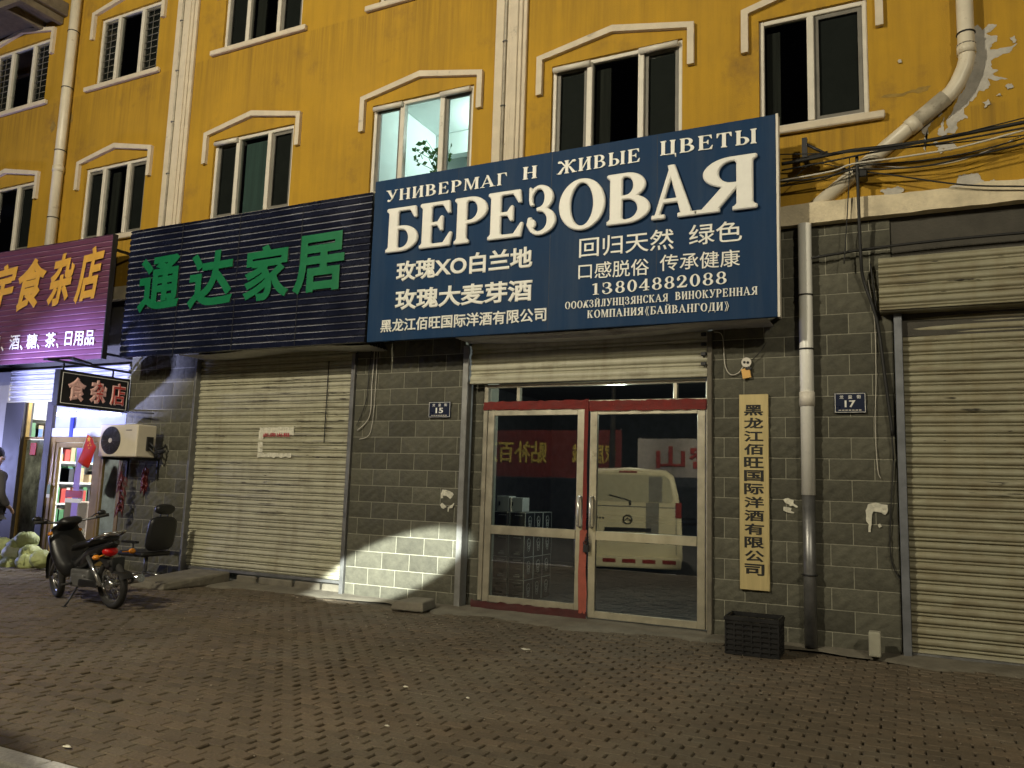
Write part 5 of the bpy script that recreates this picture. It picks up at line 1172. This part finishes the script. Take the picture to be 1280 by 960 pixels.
# ------------------------------------------------------------------ motorcycle
def motorcycle():
    rear = atz(141,760,.02); frt = atz(72,746,.02)
    d = Vector((frt.x-rear.x, frt.y-rear.y, 0)); WB = d.length; d.normalize(); left = Vector((-d.y,d.x,0))
    MC = thing('motorcycle', (rear.x,rear.y,.015), 'black underbone motorcycle leaning on its side stand before the grocery', 'motorcycle')
    lean = R(7)
    def T(x, y, z):    # x forward from rear axle, y left, z up
        if z > .45 and x < .55: x = .55-(.55-x)*.74
        if z > .262: z = .262+(z-.262)*.83
        yy = y*math.cos(lean)+z*math.sin(lean); zz = z*math.cos(lean)-y*math.sin(lean)
        return Vector((rear.x,rear.y,.015))+d*x+left*yy+Vector((0,0,zz))
    def V(*p): return T(*p)-T(0,0,0)
    RW = .262
    ch = bpy.data.materials['chrome']; st = R(-14)
    def wheel(x, steer, name):
        ax = V(-math.sin(steer), math.cos(steer), 0); c = T(x,0,RW); m = MB(); m.torus(c, RW-.036, .038, ax, 36, 10); w = m.build(name, M_tyre, MC)
        m = MB(); m.torus(c, RW-.075, .014, ax, 32, 8); m.tube([c-ax*.05,c+ax*.05], .045, 14); u = V(0,0,1); f = ax.cross(u).normalized()
        for k in range(18): a_ = k*2*math.pi/18; dd = f*math.cos(a_)+u*math.sin(a_); m.tube([c+dd*.04+ax*(.03 if k%2 else -.03), c+dd*(RW-.08)], .0035, 4)
        m.build('rim', ch, w); return c, ax
    wheel(0,0,'rear_wheel'); fc_, fax = wheel(WB,st,'front_wheel')
    # front fork and fender
    hd = (WB-.30,0,.80)
    for s in (-1,1): m = MB(); m.tube([fc_+fax*.07*s, T(WB-.11,.06*s,.52), T(WB-.20,.06*s,.72)], .019, 8); m.build('fork', M_steelp, MC)
    m = MB(); vs = []; n = 16
    for i in range(n+1):
        a_ = R(-15)+R(165)*i/n
        for j in range(7):
            w = (j-3)/3; rr = RW+.035-.03*w*w; p = fc_+V(math.cos(a_)*math.cos(st)*rr,math.cos(a_)*math.sin(st)*rr,math.sin(a_)*rr)+fax*.062*w; vs.append(p)
    m.add(vs, [(i*7+j,(i+1)*7+j,(i+1)*7+j+1,i*7+j+1) for i in range(n) for j in range(6)], True); m.build('front_fender', M_black, MC)
    def loft(secs, name, mtl, n=14, pw=2.6):
        m = MB(); vs = []
        for (x,z,hw,hz,tilt) in secs:
            for k in range(n):
                a_ = 2*math.pi*k/n; cs, sn = math.cos(a_), math.sin(a_); yy = hw*math.copysign(abs(cs)**(2/pw),cs); zz = hz*math.copysign(abs(sn)**(2/pw),sn)
                vs.append(T(x-zz*math.sin(tilt), yy, z+zz*math.cos(tilt)))
        k = len(secs); m.add(vs, [(i*n+j,i*n+(j+1)%n,(i+1)*n+(j+1)%n,(i+1)*n+j) for i in range(k-1) for j in range(n)]+[tuple(range(n))[::-1],tuple((k-1)*n+j for j in range(n))], True)
        return m.build(name, mtl, MC)
    # leg shield : wide panel each side of the down tube
    loft([(WB-.24,.98,.10,.03,.5),(WB-.19,.93,.15,.05,.5),(WB-.20,.80,.19,.09,.5),(WB-.30,.62,.21,.10,.5),(WB-.38,.46,.20,.09,.6),(WB-.46,.33,.15,.06,.8)], 'leg_shield', M_black)
    loft([(WB-.36,.46,.05,.09,0),(.62,.46,.07,.10,0),(.40,.56,.10,.11,0),(.18,.66,.12,.10,0),(-.10,.74,.11,.07,0),(-.30,.80,.05,.04,0)], 'body', mat('bike_paint', (.012,.012,.014), .22, var=.2, coat=.5))
    loft([(.70,.66,.07,.03,.2),(.58,.72,.12,.045,0),(.36,.76,.14,.05,0),(.10,.80,.145,.055,0),(-.14,.84,.12,.045,0),(-.20,.85,.08,.03,0)], 'seat', mat('seat_vinyl', (.014,.014,.014), .5, var=.3))
    m = MB()
    for s in (-1,1): m.tube([T(.10,.13*s,.80),T(-.10,.15*s,.87),T(-.30,.12*s,.93),T(-.36,.04*s,.94)], .013, 8)
    m.tube([T(-.36,-.05,.94),T(-.36,.05,.94)], .013, 8); m.tube([T(-.2,-.14,.90),T(-.2,.14,.90)], .010, 6); m.build('grab_rail', ch, MC)
    # handlebar cluster
    loft([(WB-.20,.90,.09,.06,0),(WB-.25,.98,.12,.08,0),(WB-.33,1.03,.13,.06,0),(WB-.40,1.02,.09,.03,0)], 'cowl', M_black)
    cs, sn = math.cos(st), math.sin(st)
    def H(x, y, z): return T(WB-.34+x*cs-y*sn, x*sn+y*cs, z)
    m = MB(); m.tube([H(-.06,-.36,1.06),H(0,-.20,1.03),H(.04,0,1.0),H(0,.20,1.03),H(-.06,.36,1.06)], .013, 8); hb = m.build('handlebar', M_steelp, MC)
    for s in (-1,1): m = MB(); m.tube([H(-.035,.25*s,1.045),H(-.07,.38*s,1.065)], .019, 10); m.build('grip', M_tyre, hb)
    for s in (-1,1):
        m = MB(); m.tube([H(0,.20*s,1.04),H(.03,.25*s,1.08),H(.03,.29*s,1.09)], .006, 6); m.ball(H(.03,.33*s,1.09),(.03,.05,.035), 12, 8); mr = m.build('mirror', M_black, MC)
    m = MB(); m.ball(T(WB-.155,0,.93),(.05,.07,.06), 14, 10); m.build('headlight', mat('lamp_glass', (.5,.5,.5), .1, var=.05), MC)
    for s in (-1,1): m = MB(); m.ball(T(WB-.20,.16*s,.87),(.03,.035,.025), 10, 8); m.build('indicator', mat('amber', (.7,.25,.02), .3) if s < 0 and 'amber' not in bpy.data.materials else bpy.data.materials['amber'], MC)
    m = MB(); m.ball(T(-.16,0,.68),(.06,.09,.055), 14, 10); m.build('tail_light', mat('tail_red', (.45,.008,.008), .2, var=.1, emit=(1,.02,.02), estr=.02), MC)
    for s in (-1,1): m = MB(); m.tube([T(-.24,.10*s,.66),T(-.26,.17*s,.65)], .008, 6); m.ball(T(-.27,.20*s,.65),(.035,.04,.028), 10, 8); m.build('indicator', bpy.data.materials['amber'], MC)
    m = MB(); vs = []
    for i in range(10):
        a_ = R(50)+R(115)*i/9
        for j in range(5): w = (j-2)/2; rr = RW+.05-.02*w*w; vs.append(T(math.cos(a_)*rr,.075*w,RW+.02+math.sin(a_)*rr))
    m.add(vs, [(i*5+j,(i+1)*5+j,(i+1)*5+j+1,i*5+j+1) for i in range(9) for j in range(4)], True); m.cbox(T(-.36,0,.52),(.02,.14,.16)); m.build('rear_fender', M_black, MC)
    m = MB(); m.cbox(T(.52,0,.30),(.30,.20,.18)); m.tube([T(.66,0,.31),T(.80,0,.33)], .065, 12); m.cbox(T(.50,.09,.28),(.22,.08,.14)); m.build('engine', M_steelp, MC, bevel=.02, seg=2)
    m = MB()
    for s in (-1,1): m.tube([T(.50,.10*s,.30),T(0,.09*s,RW)], .022, 8)
    m.build('swing_arm', M_rail, MC)
    for s in (-1,1): m = MB(); m.tube([T(.02,.115*s,RW),T(.16,.12*s,.62)], .022, 8); m.build('shock', ch, MC)
    m = MB(); m.tube([T(.72,-.10,.24),T(.45,-.13,.20),T(.15,-.15,.24),T(-.28,-.16,.33)], [.018,.022,.042,.045], 12); m.build('exhaust', ch, MC)
    m = MB(); m.cbox(T(.26,.125,.27),(.30,.03,.07)); m.build('chain_case', M_black, MC, bevel=.01)
    p0 = T(.52,.09,.22); pg = T(.42,.30,.0); pg.z = .018; m = MB(); m.tube([p0,pg], .011, 8); m.cbox(pg,(.06,.03,.012)); m.build('side_stand', M_dark, MC)
    for s in (-1,1): m = MB(); m.tube([T(.56,.08*s,.25),T(.56,.26*s,.25)], .013, 8); m.build('foot_peg', M_tyre, MC)
motorcycle()

# ------------------------------------------------------------------ person at the left edge
def person():
    p = at(-12,690,-1.25); fx, fy = p.x-.14, -1.25
    PR = thing('person', (fx,fy,.02), 'person in a grey hooded jacket standing by the cabbages, back to the street', 'person')
    def skin(name, pts, edges, rad, mtl, sub=2):
        me = bpy.data.meshes.new(name); me.from_pydata([Vector(q) for q in pts], edges, []); me.materials.append(mtl)
        o = bpy.data.objects.new(name, me); COL.objects.link(o); o.parent = PR
        sk = o.modifiers.new('skin','SKIN'); su = o.modifiers.new('sub','SUBSURF'); su.levels = su.render_levels = sub; sk.use_smooth_shade = True
        for i, r_ in enumerate(rad): me.skin_vertices[0].data[i].radius = r_ if isinstance(r_, tuple) else (r_, r_)
        me.skin_vertices[0].data[0].use_root = True
        return o
    sk_m = mat('skin', (.42,.27,.19), .6, var=.1); jk = mat('grey_jacket', (.085,.082,.085), .85, var=.2, vs=14, bump=.004, bs=25); tr_ = mat('dark_trousers', (.02,.02,.025), .85, var=.3, bump=.004, bs=25)
    # one continuous body (skin), clothed by jacket and trousers
    J = [(0,0,.90),(0,0,1.08),(0,0,1.24),(0,-.0,1.38),(0,.01,1.47),(0,.03,1.57),(0,.03,1.64),
         (.10,0,.86),(.11,.02,.48),(.11,0,.09),(.12,.14,.035),(-.10,0,.86),(-.11,.02,.48),(-.11,0,.09),(-.12,.14,.035),
         (.19,0,1.36),(.25,-.02,1.10),(.22,.12,.92),(.20,.19,.88),(-.19,0,1.36),(-.25,-.02,1.10),(-.22,.12,.92),(-.20,.19,.88)]
    E_ = [(0,1),(1,2),(2,3),(3,4),(4,5),(5,6),(0,7),(7,8),(8,9),(9,10),(0,11),(11,12),(12,13),(13,14),(3,15),(15,16),(16,17),(17,18),(3,19),(19,20),(20,21),(21,22)]
    r_ = [.13,.125,.13,.12,.055,.085,.08,.085,.058,.042,.035,.085,.058,.042,.035,.055,.042,.03,.026,.055,.042,.03,.026]
    skin('body', J, E_, r_, sk_m)
    skin('jacket', [J[0],J[1],J[2],J[3],(0,-.02,1.46),J[15],J[16],J[17],J[19],J[20],J[21],(0,0,.82)], [(0,1),(1,2),(2,3),(3,4),(3,5),(5,6),(6,7),(3,8),(8,9),(9,10),(0,11)], [(.19,.15),(.18,.145),(.185,.145),(.165,.125),.085,.078,.062,.05,.078,.062,.05,(.185,.15)], jk)
    skin('hood', [(-.08,-.08,1.43),(0,-.11,1.45),(.08,-.08,1.43)], [(0,1),(1,2)], [.05,.065,.05], jk)
    skin('trousers', [J[0],J[7],J[8],(.11,0,.10),J[11],J[12],(-.11,0,.10)], [(0,1),(1,2),(2,3),(0,4),(4,5),(5,6)], [.15,.11,.08,.065,.11,.08,.065], tr_)
    for s in (-1,1): skin('shoe', [(.115*s,-.04,.05),(.12*s,.08,.045),(.125*s,.17,.035)], [(0,1),(1,2)], [.05,.045,.035], M_tyre)
    m = MB(); m.ball((0,.015,1.66),(.093,.105,.115), 20, 14, None, lambda th,ph: 1.0 if th < 1.9 else .9); o = m.build('hair', mat('black_hair', (.012,.011,.010), .5, var=.3, bump=.006, bs=80), None); o.parent = PR
    m = MB()
    for s in (-1,1): m.ball((.092*s,.04,1.60),(.014,.026,.034), 10, 8); m.ball((.034*s,.117,1.625),(.014,.010,.009), 10, 8)
    m.ball((0,.125,1.595),(.014,.022,.024), 10, 8); m.ball((0,.112,1.555),(.026,.012,.007), 10, 6); o = m.build('face', sk_m, None); o.parent = PR
    for s in (-1,1):
        for k in range(5):
            b0 = Vector((.20*s+(k-1.5)*.018 if k < 4 else .20*s-.035*s,.195,.87)); ln = (.06,.07,.068,.055,.045)[k]
            dr = Vector((0,.6,-.8)) if k < 4 else Vector((-.5*s,.7,-.5)); dr.normalize()
            m = MB(); m.tube([b0-dr*.02,b0+dr*ln*.5,b0+dr*ln+Vector((0,-.012,-.01))], [.0095,.0085,.006], 8); o = m.build('finger', sk_m, None); o.parent = PR
person()

# ------------------------------------------------------------------ potted plant in the lit window
PP = thing('potted_plant', (-5.55,.35,5.32), 'leafy green houseplant standing in the lit window', 'plant')
MB().tube([(-5.50,.40,5.28),(-5.50,.40,5.46)], [.09,.11], 16).build('pot', mat('terracotta', (.35,.14,.07), .8), PP)
m = MB(); lv = MB(); rr = random.Random(4)
for k in range(9):
    tip = Vector((-5.50+rr.uniform(-.62,.30),.36+rr.uniform(-.1,.1),5.46+rr.uniform(.15,.70))); mid = Vector((-5.50+(tip.x+5.5)*.4,.38,5.46+(tip.z-5.46)*.65)); m.tube([(-5.50,.40,5.45),mid,tip], [.007,.005,.003], 5)
    for q in range(7):
        t = rr.uniform(.3,1.02); b = Vector((-5.50,.40,5.45))*(1-t)**2+mid*2*t*(1-t)+tip*t*t; an = rr.uniform(0,6.28); L = rr.uniform(.06,.12); dr = Vector((math.cos(an),.5*math.sin(an),rr.uniform(-.6,.5))).normalized(); sd = dr.cross(Vector((0,1,.3))).normalized()*L*.32
        lv.add([b,b+dr*L*.45+sd,b+dr*L,b+dr*L*.45-sd], [(0,1,2,3)])
m.build('stem', M_leaf, PP); lv.build('leaves', M_leaf, PP)
m = MB(); m.torus((-5.43,2.0,6.28), .12,.012,(0,1,0.2),24,6); m.torus((-5.43,2.0,6.28), .06,.010,(0,1,0.2),20,6); m.tube([(-5.43,2.0,6.72),(-5.43,2.0,6.41)], .004, 5); tag(m.build('round_ornament', mat('straw', (.62,.55,.38), .7), None), 'round pale hanging ornament inside the lit window', 'ornament')

# ------------------------------------------------------------------ across the street: seen in the glass of the door
VN = thing('van', (-4.87,-8.6,-.13), 'pale delivery van with its rear to the shops, reflected in the glass door', 'van')
yv, xc, hw = -6.62, -4.87, 1.06; vz = -.12
M_van = mat('van_paint', (.72,.68,.48), .35, var=.04, vs=2, coat=.4); M_grey = mat('van_stripe', (.22,.22,.20), .4); M_vg = mat('van_window', (.50,.49,.36), .12, var=.05)
def vsec(y, top, sc, rear=0):
    P = []
    for (x,z) in ((-1,.22),(-1.0,.75),(-.985,1.1),(-.92,1.55),(-.84,1.88),(-.70,1.985),(0,2.03),(.70,1.985),(.84,1.88),(.92,1.55),(.985,1.1),(1.0,.75),(1,.22)):
        P.append((xc+x*hw*sc, y, vz+(.22+(z-.22)*top)))
    return P
secs = [vsec(yv,.95,.95),vsec(yv-.05,.985,.985),vsec(yv-.2,1,1),vsec(yv-2.6,1,1),vsec(yv-3.3,.98,.98),vsec(yv-4.1,.62,.96),vsec(yv-4.5,.50,.9),vsec(yv-4.55,.42,.85)]
m = MB(); n = 13; vs = [p for s in secs for p in s]; m.add(vs, [(i*n+j,i*n+j+1,(i+1)*n+j+1,(i+1)*n+j) for i in range(len(secs)-1) for j in range(n-1)]+[tuple(range(n))[::-1],tuple((len(secs)-1)*n+j for j in range(n))]+[(i*n,(i+1)*n,(i+1)*n+n-1,i*n+n-1) for i in range(len(secs)-1)])
m.build('body', M_van, VN, bevel=.03, seg=2)
m = MB(); m.prism([(xc-.84,1.24),(xc+.84,1.24),(xc+.88,1.30),(xc+.80,1.68),(xc+.70,1.76),(xc-.70,1.76),(xc-.80,1.68),(xc-.88,1.30)], yv+.001, yv+.012); 
m.build('rear_window', M_vg, VN)
def vbar(x0,x1,z0,z1,name,mtl,dy=.015): return MB().box(xc+x0,xc+x1,yv+.001,yv+dy,z0,z1).build(name,mtl,VN,bevel=.004)
vbar(.35,.60,.45,1.235,'stripe',M_grey,.003); vbar(.40,.66,1.25,1.74,'stripe',M_grey,.0145)
vbar(-.45,.45,.66,.74,'plate_recess',M_black,.006); vbar(-.32,.32,.50,.63,'number_plate',mat('plate_blue', (.05,.06,.10), .4),.02); vbar(-.95,.95,1.14,1.16,'seam',M_grey,.008)
MB().box(xc-1.02,xc+1.02,yv-.1,yv+.10,-.02,.20).build('bumper', M_van, VN, bevel=.04, seg=2)
for k in range(5): MB().box(xc-.85+k*.38,xc-.60+k*.38,yv+.1005,yv+.106,.08,.15).build('reflector', mat('reflect_red', (.25,.025,.02), .3) if k == 0 else bpy.data.materials['reflect_red'], VN)
for s in (-1,1): MB().box(xc+s*.97-.06,xc+s*.97+.06,yv-.12,yv+.01,.95,1.25).build('tail_light', bpy.data.materials['reflect_red'], VN, bevel=.01)
m = MB(); m.torus((xc,yv+.012,.90), .085,.014,(0,1,0),24,8); m.tube([(xc-.06,yv+.012,.88),(xc,yv+.014,.93),(xc+.06,yv+.012,.88)], .012, 6); m.build('emblem', mat('van_chrome', (.15,.15,.14), .2, .8), VN)
m = MB(); rr = random.Random(8)
for k in range(6): m.box(xc-.80+k*.06,xc-.76+k*.06,yv+.001,yv+.006,.90,.90+rr.uniform(.025,.045))
m.build('model_script', M_ink, VN)
for s in (-1,1): vbar(s*.93-.006,s*.93+.006,.25,1.2,'seam',M_grey,.006)
m = MB(); m.tube([(xc+.05,yv+.02,1.26),(xc-.35,yv+.03,1.36)], .010, 6); m.tube([(xc+.05,yv+.02,1.26),(xc+.05,yv+.02,1.18)], .016, 8); m.build('wiper', M_black, VN)
MB().box(xc-.18,xc+.18,yv-.03,yv+.012,1.80,1.835).build('brake_light', bpy.data.materials['reflect_red'], VN, bevel=.005)
m = MB()
for k in range(6): m.box(xc-.27+k*.092,xc-.21+k*.092,yv+.0205,yv+.023,.53,.60)
m.build('plate_marks', M_letter, VN)
for x, y in ((-.9,-.9),(.9,-.9),(-.9,-3.4),(.9,-3.4)):
    m = MB(); m.torus((xc+x,yv+y,vz+.31), .22,.09,(1,0,0),24,10); w = m.build('wheel', M_tyre, VN); m = MB(); m.tube([(xc+x-.06,yv+y,vz+.31),(xc+x+.06,yv+y,vz+.31)], .17, 18); m.build('rim', M_steelp, w)
MB().box(xc-.95,xc+.95,yv-4.585,yv-4.50,vz+.22,vz+.5).build('front_bumper', M_black, VN)
VR = Matrix.Translation((xc,yv,0)) @ Matrix.Rotation(R(-18),4,'Z') @ Matrix.Translation((-xc,-yv,0))
VN.matrix_world = VR @ Matrix.Translation(VN.location)
def banner(name, x0, x1, z0, z1, y, mtl, tmtl, words, label):
    t = thing(name, ((x0+x1)/2,y,0), label, 'banner'); MB().box(x0,x1,y-.04,y,z0,z1).build('sheet', mtl, t)
    for x in (x0+.05,x1-.05): MB().tube([(x,y-.1,-.13),(x,y-.1,z1+.05)], .04, 8).build('post', M_steelp, t)
    for body, a, b, c, d in words:   # faces the shops (+y): reading direction is -x
        m = font_mesh(body, .02, .01); lo, hi = bounds(m); sx = (b-a)/(hi[0]-lo[0]); sz = (d-c)/(hi[1]-lo[1])
        MB().raw(m, lambda q: (b-(q.x-lo[0])*sx, y+.012+q.z, c+(q.y-lo[1])*sz)).build('lettering', tmtl, t)
    return t
banner('banner', -14.6,-8.8,1.85,3.55,-18.0, mat('banner_red', (.13,.012,.009), .7), mat('banner_gold', (.55,.45,.09), .6), [('家居名城',-10.6,-9.0,2.35,3.05),('贴补百万',-14.2,-11.6,2.35,3.15)], 'red banner with yellow characters across the road, reflected in the door')
banner('banner', -8.25,-3.6,1.95,3.25,-18.2, mat('banner_white', (.42,.40,.36), .7), mat('banner_text_red', (.40,.03,.02), .6), [('密山',-7.6,-5.3,2.25,3.0)], 'white banner with red characters across the road, reflected in the door')
tag(MB().box(-30,10,-20.6,-20.4,-.13,2.2).build('hoarding', mat('hoarding', (.07,.08,.10), .8, var=.3), None), 'long dark hoarding across the road', 'hoarding')
def street_lamp(x, y, label):
    t = thing('street_lamp', (x,y,-.13), label, 'street lamp', 'street lamps across the road'); MB().tube([(x,y,-.13),(x,y,8.6),(x,y+.3,9.0),(x,y+1.3,9.1)], [.09,.06,.05,.045], 12).build('post', M_steelp, t); MB().cbox((x,y+1.6,9.08),(.3,.7,.14)).build('head', M_steelp, t, bevel=.03)
    MB().cbox((x,y+1.6,9.0),(.2,.5,.02)).build('lens', mat('lamp_lens', (.9,.9,.8), .5, var=.02, emit=(1,.75,.4), estr=12), t)
street_lamp(-7.2,-12.4,'street lamp behind the parked van'); street_lamp(6.5,-15.6,'street lamp across the road at the right')
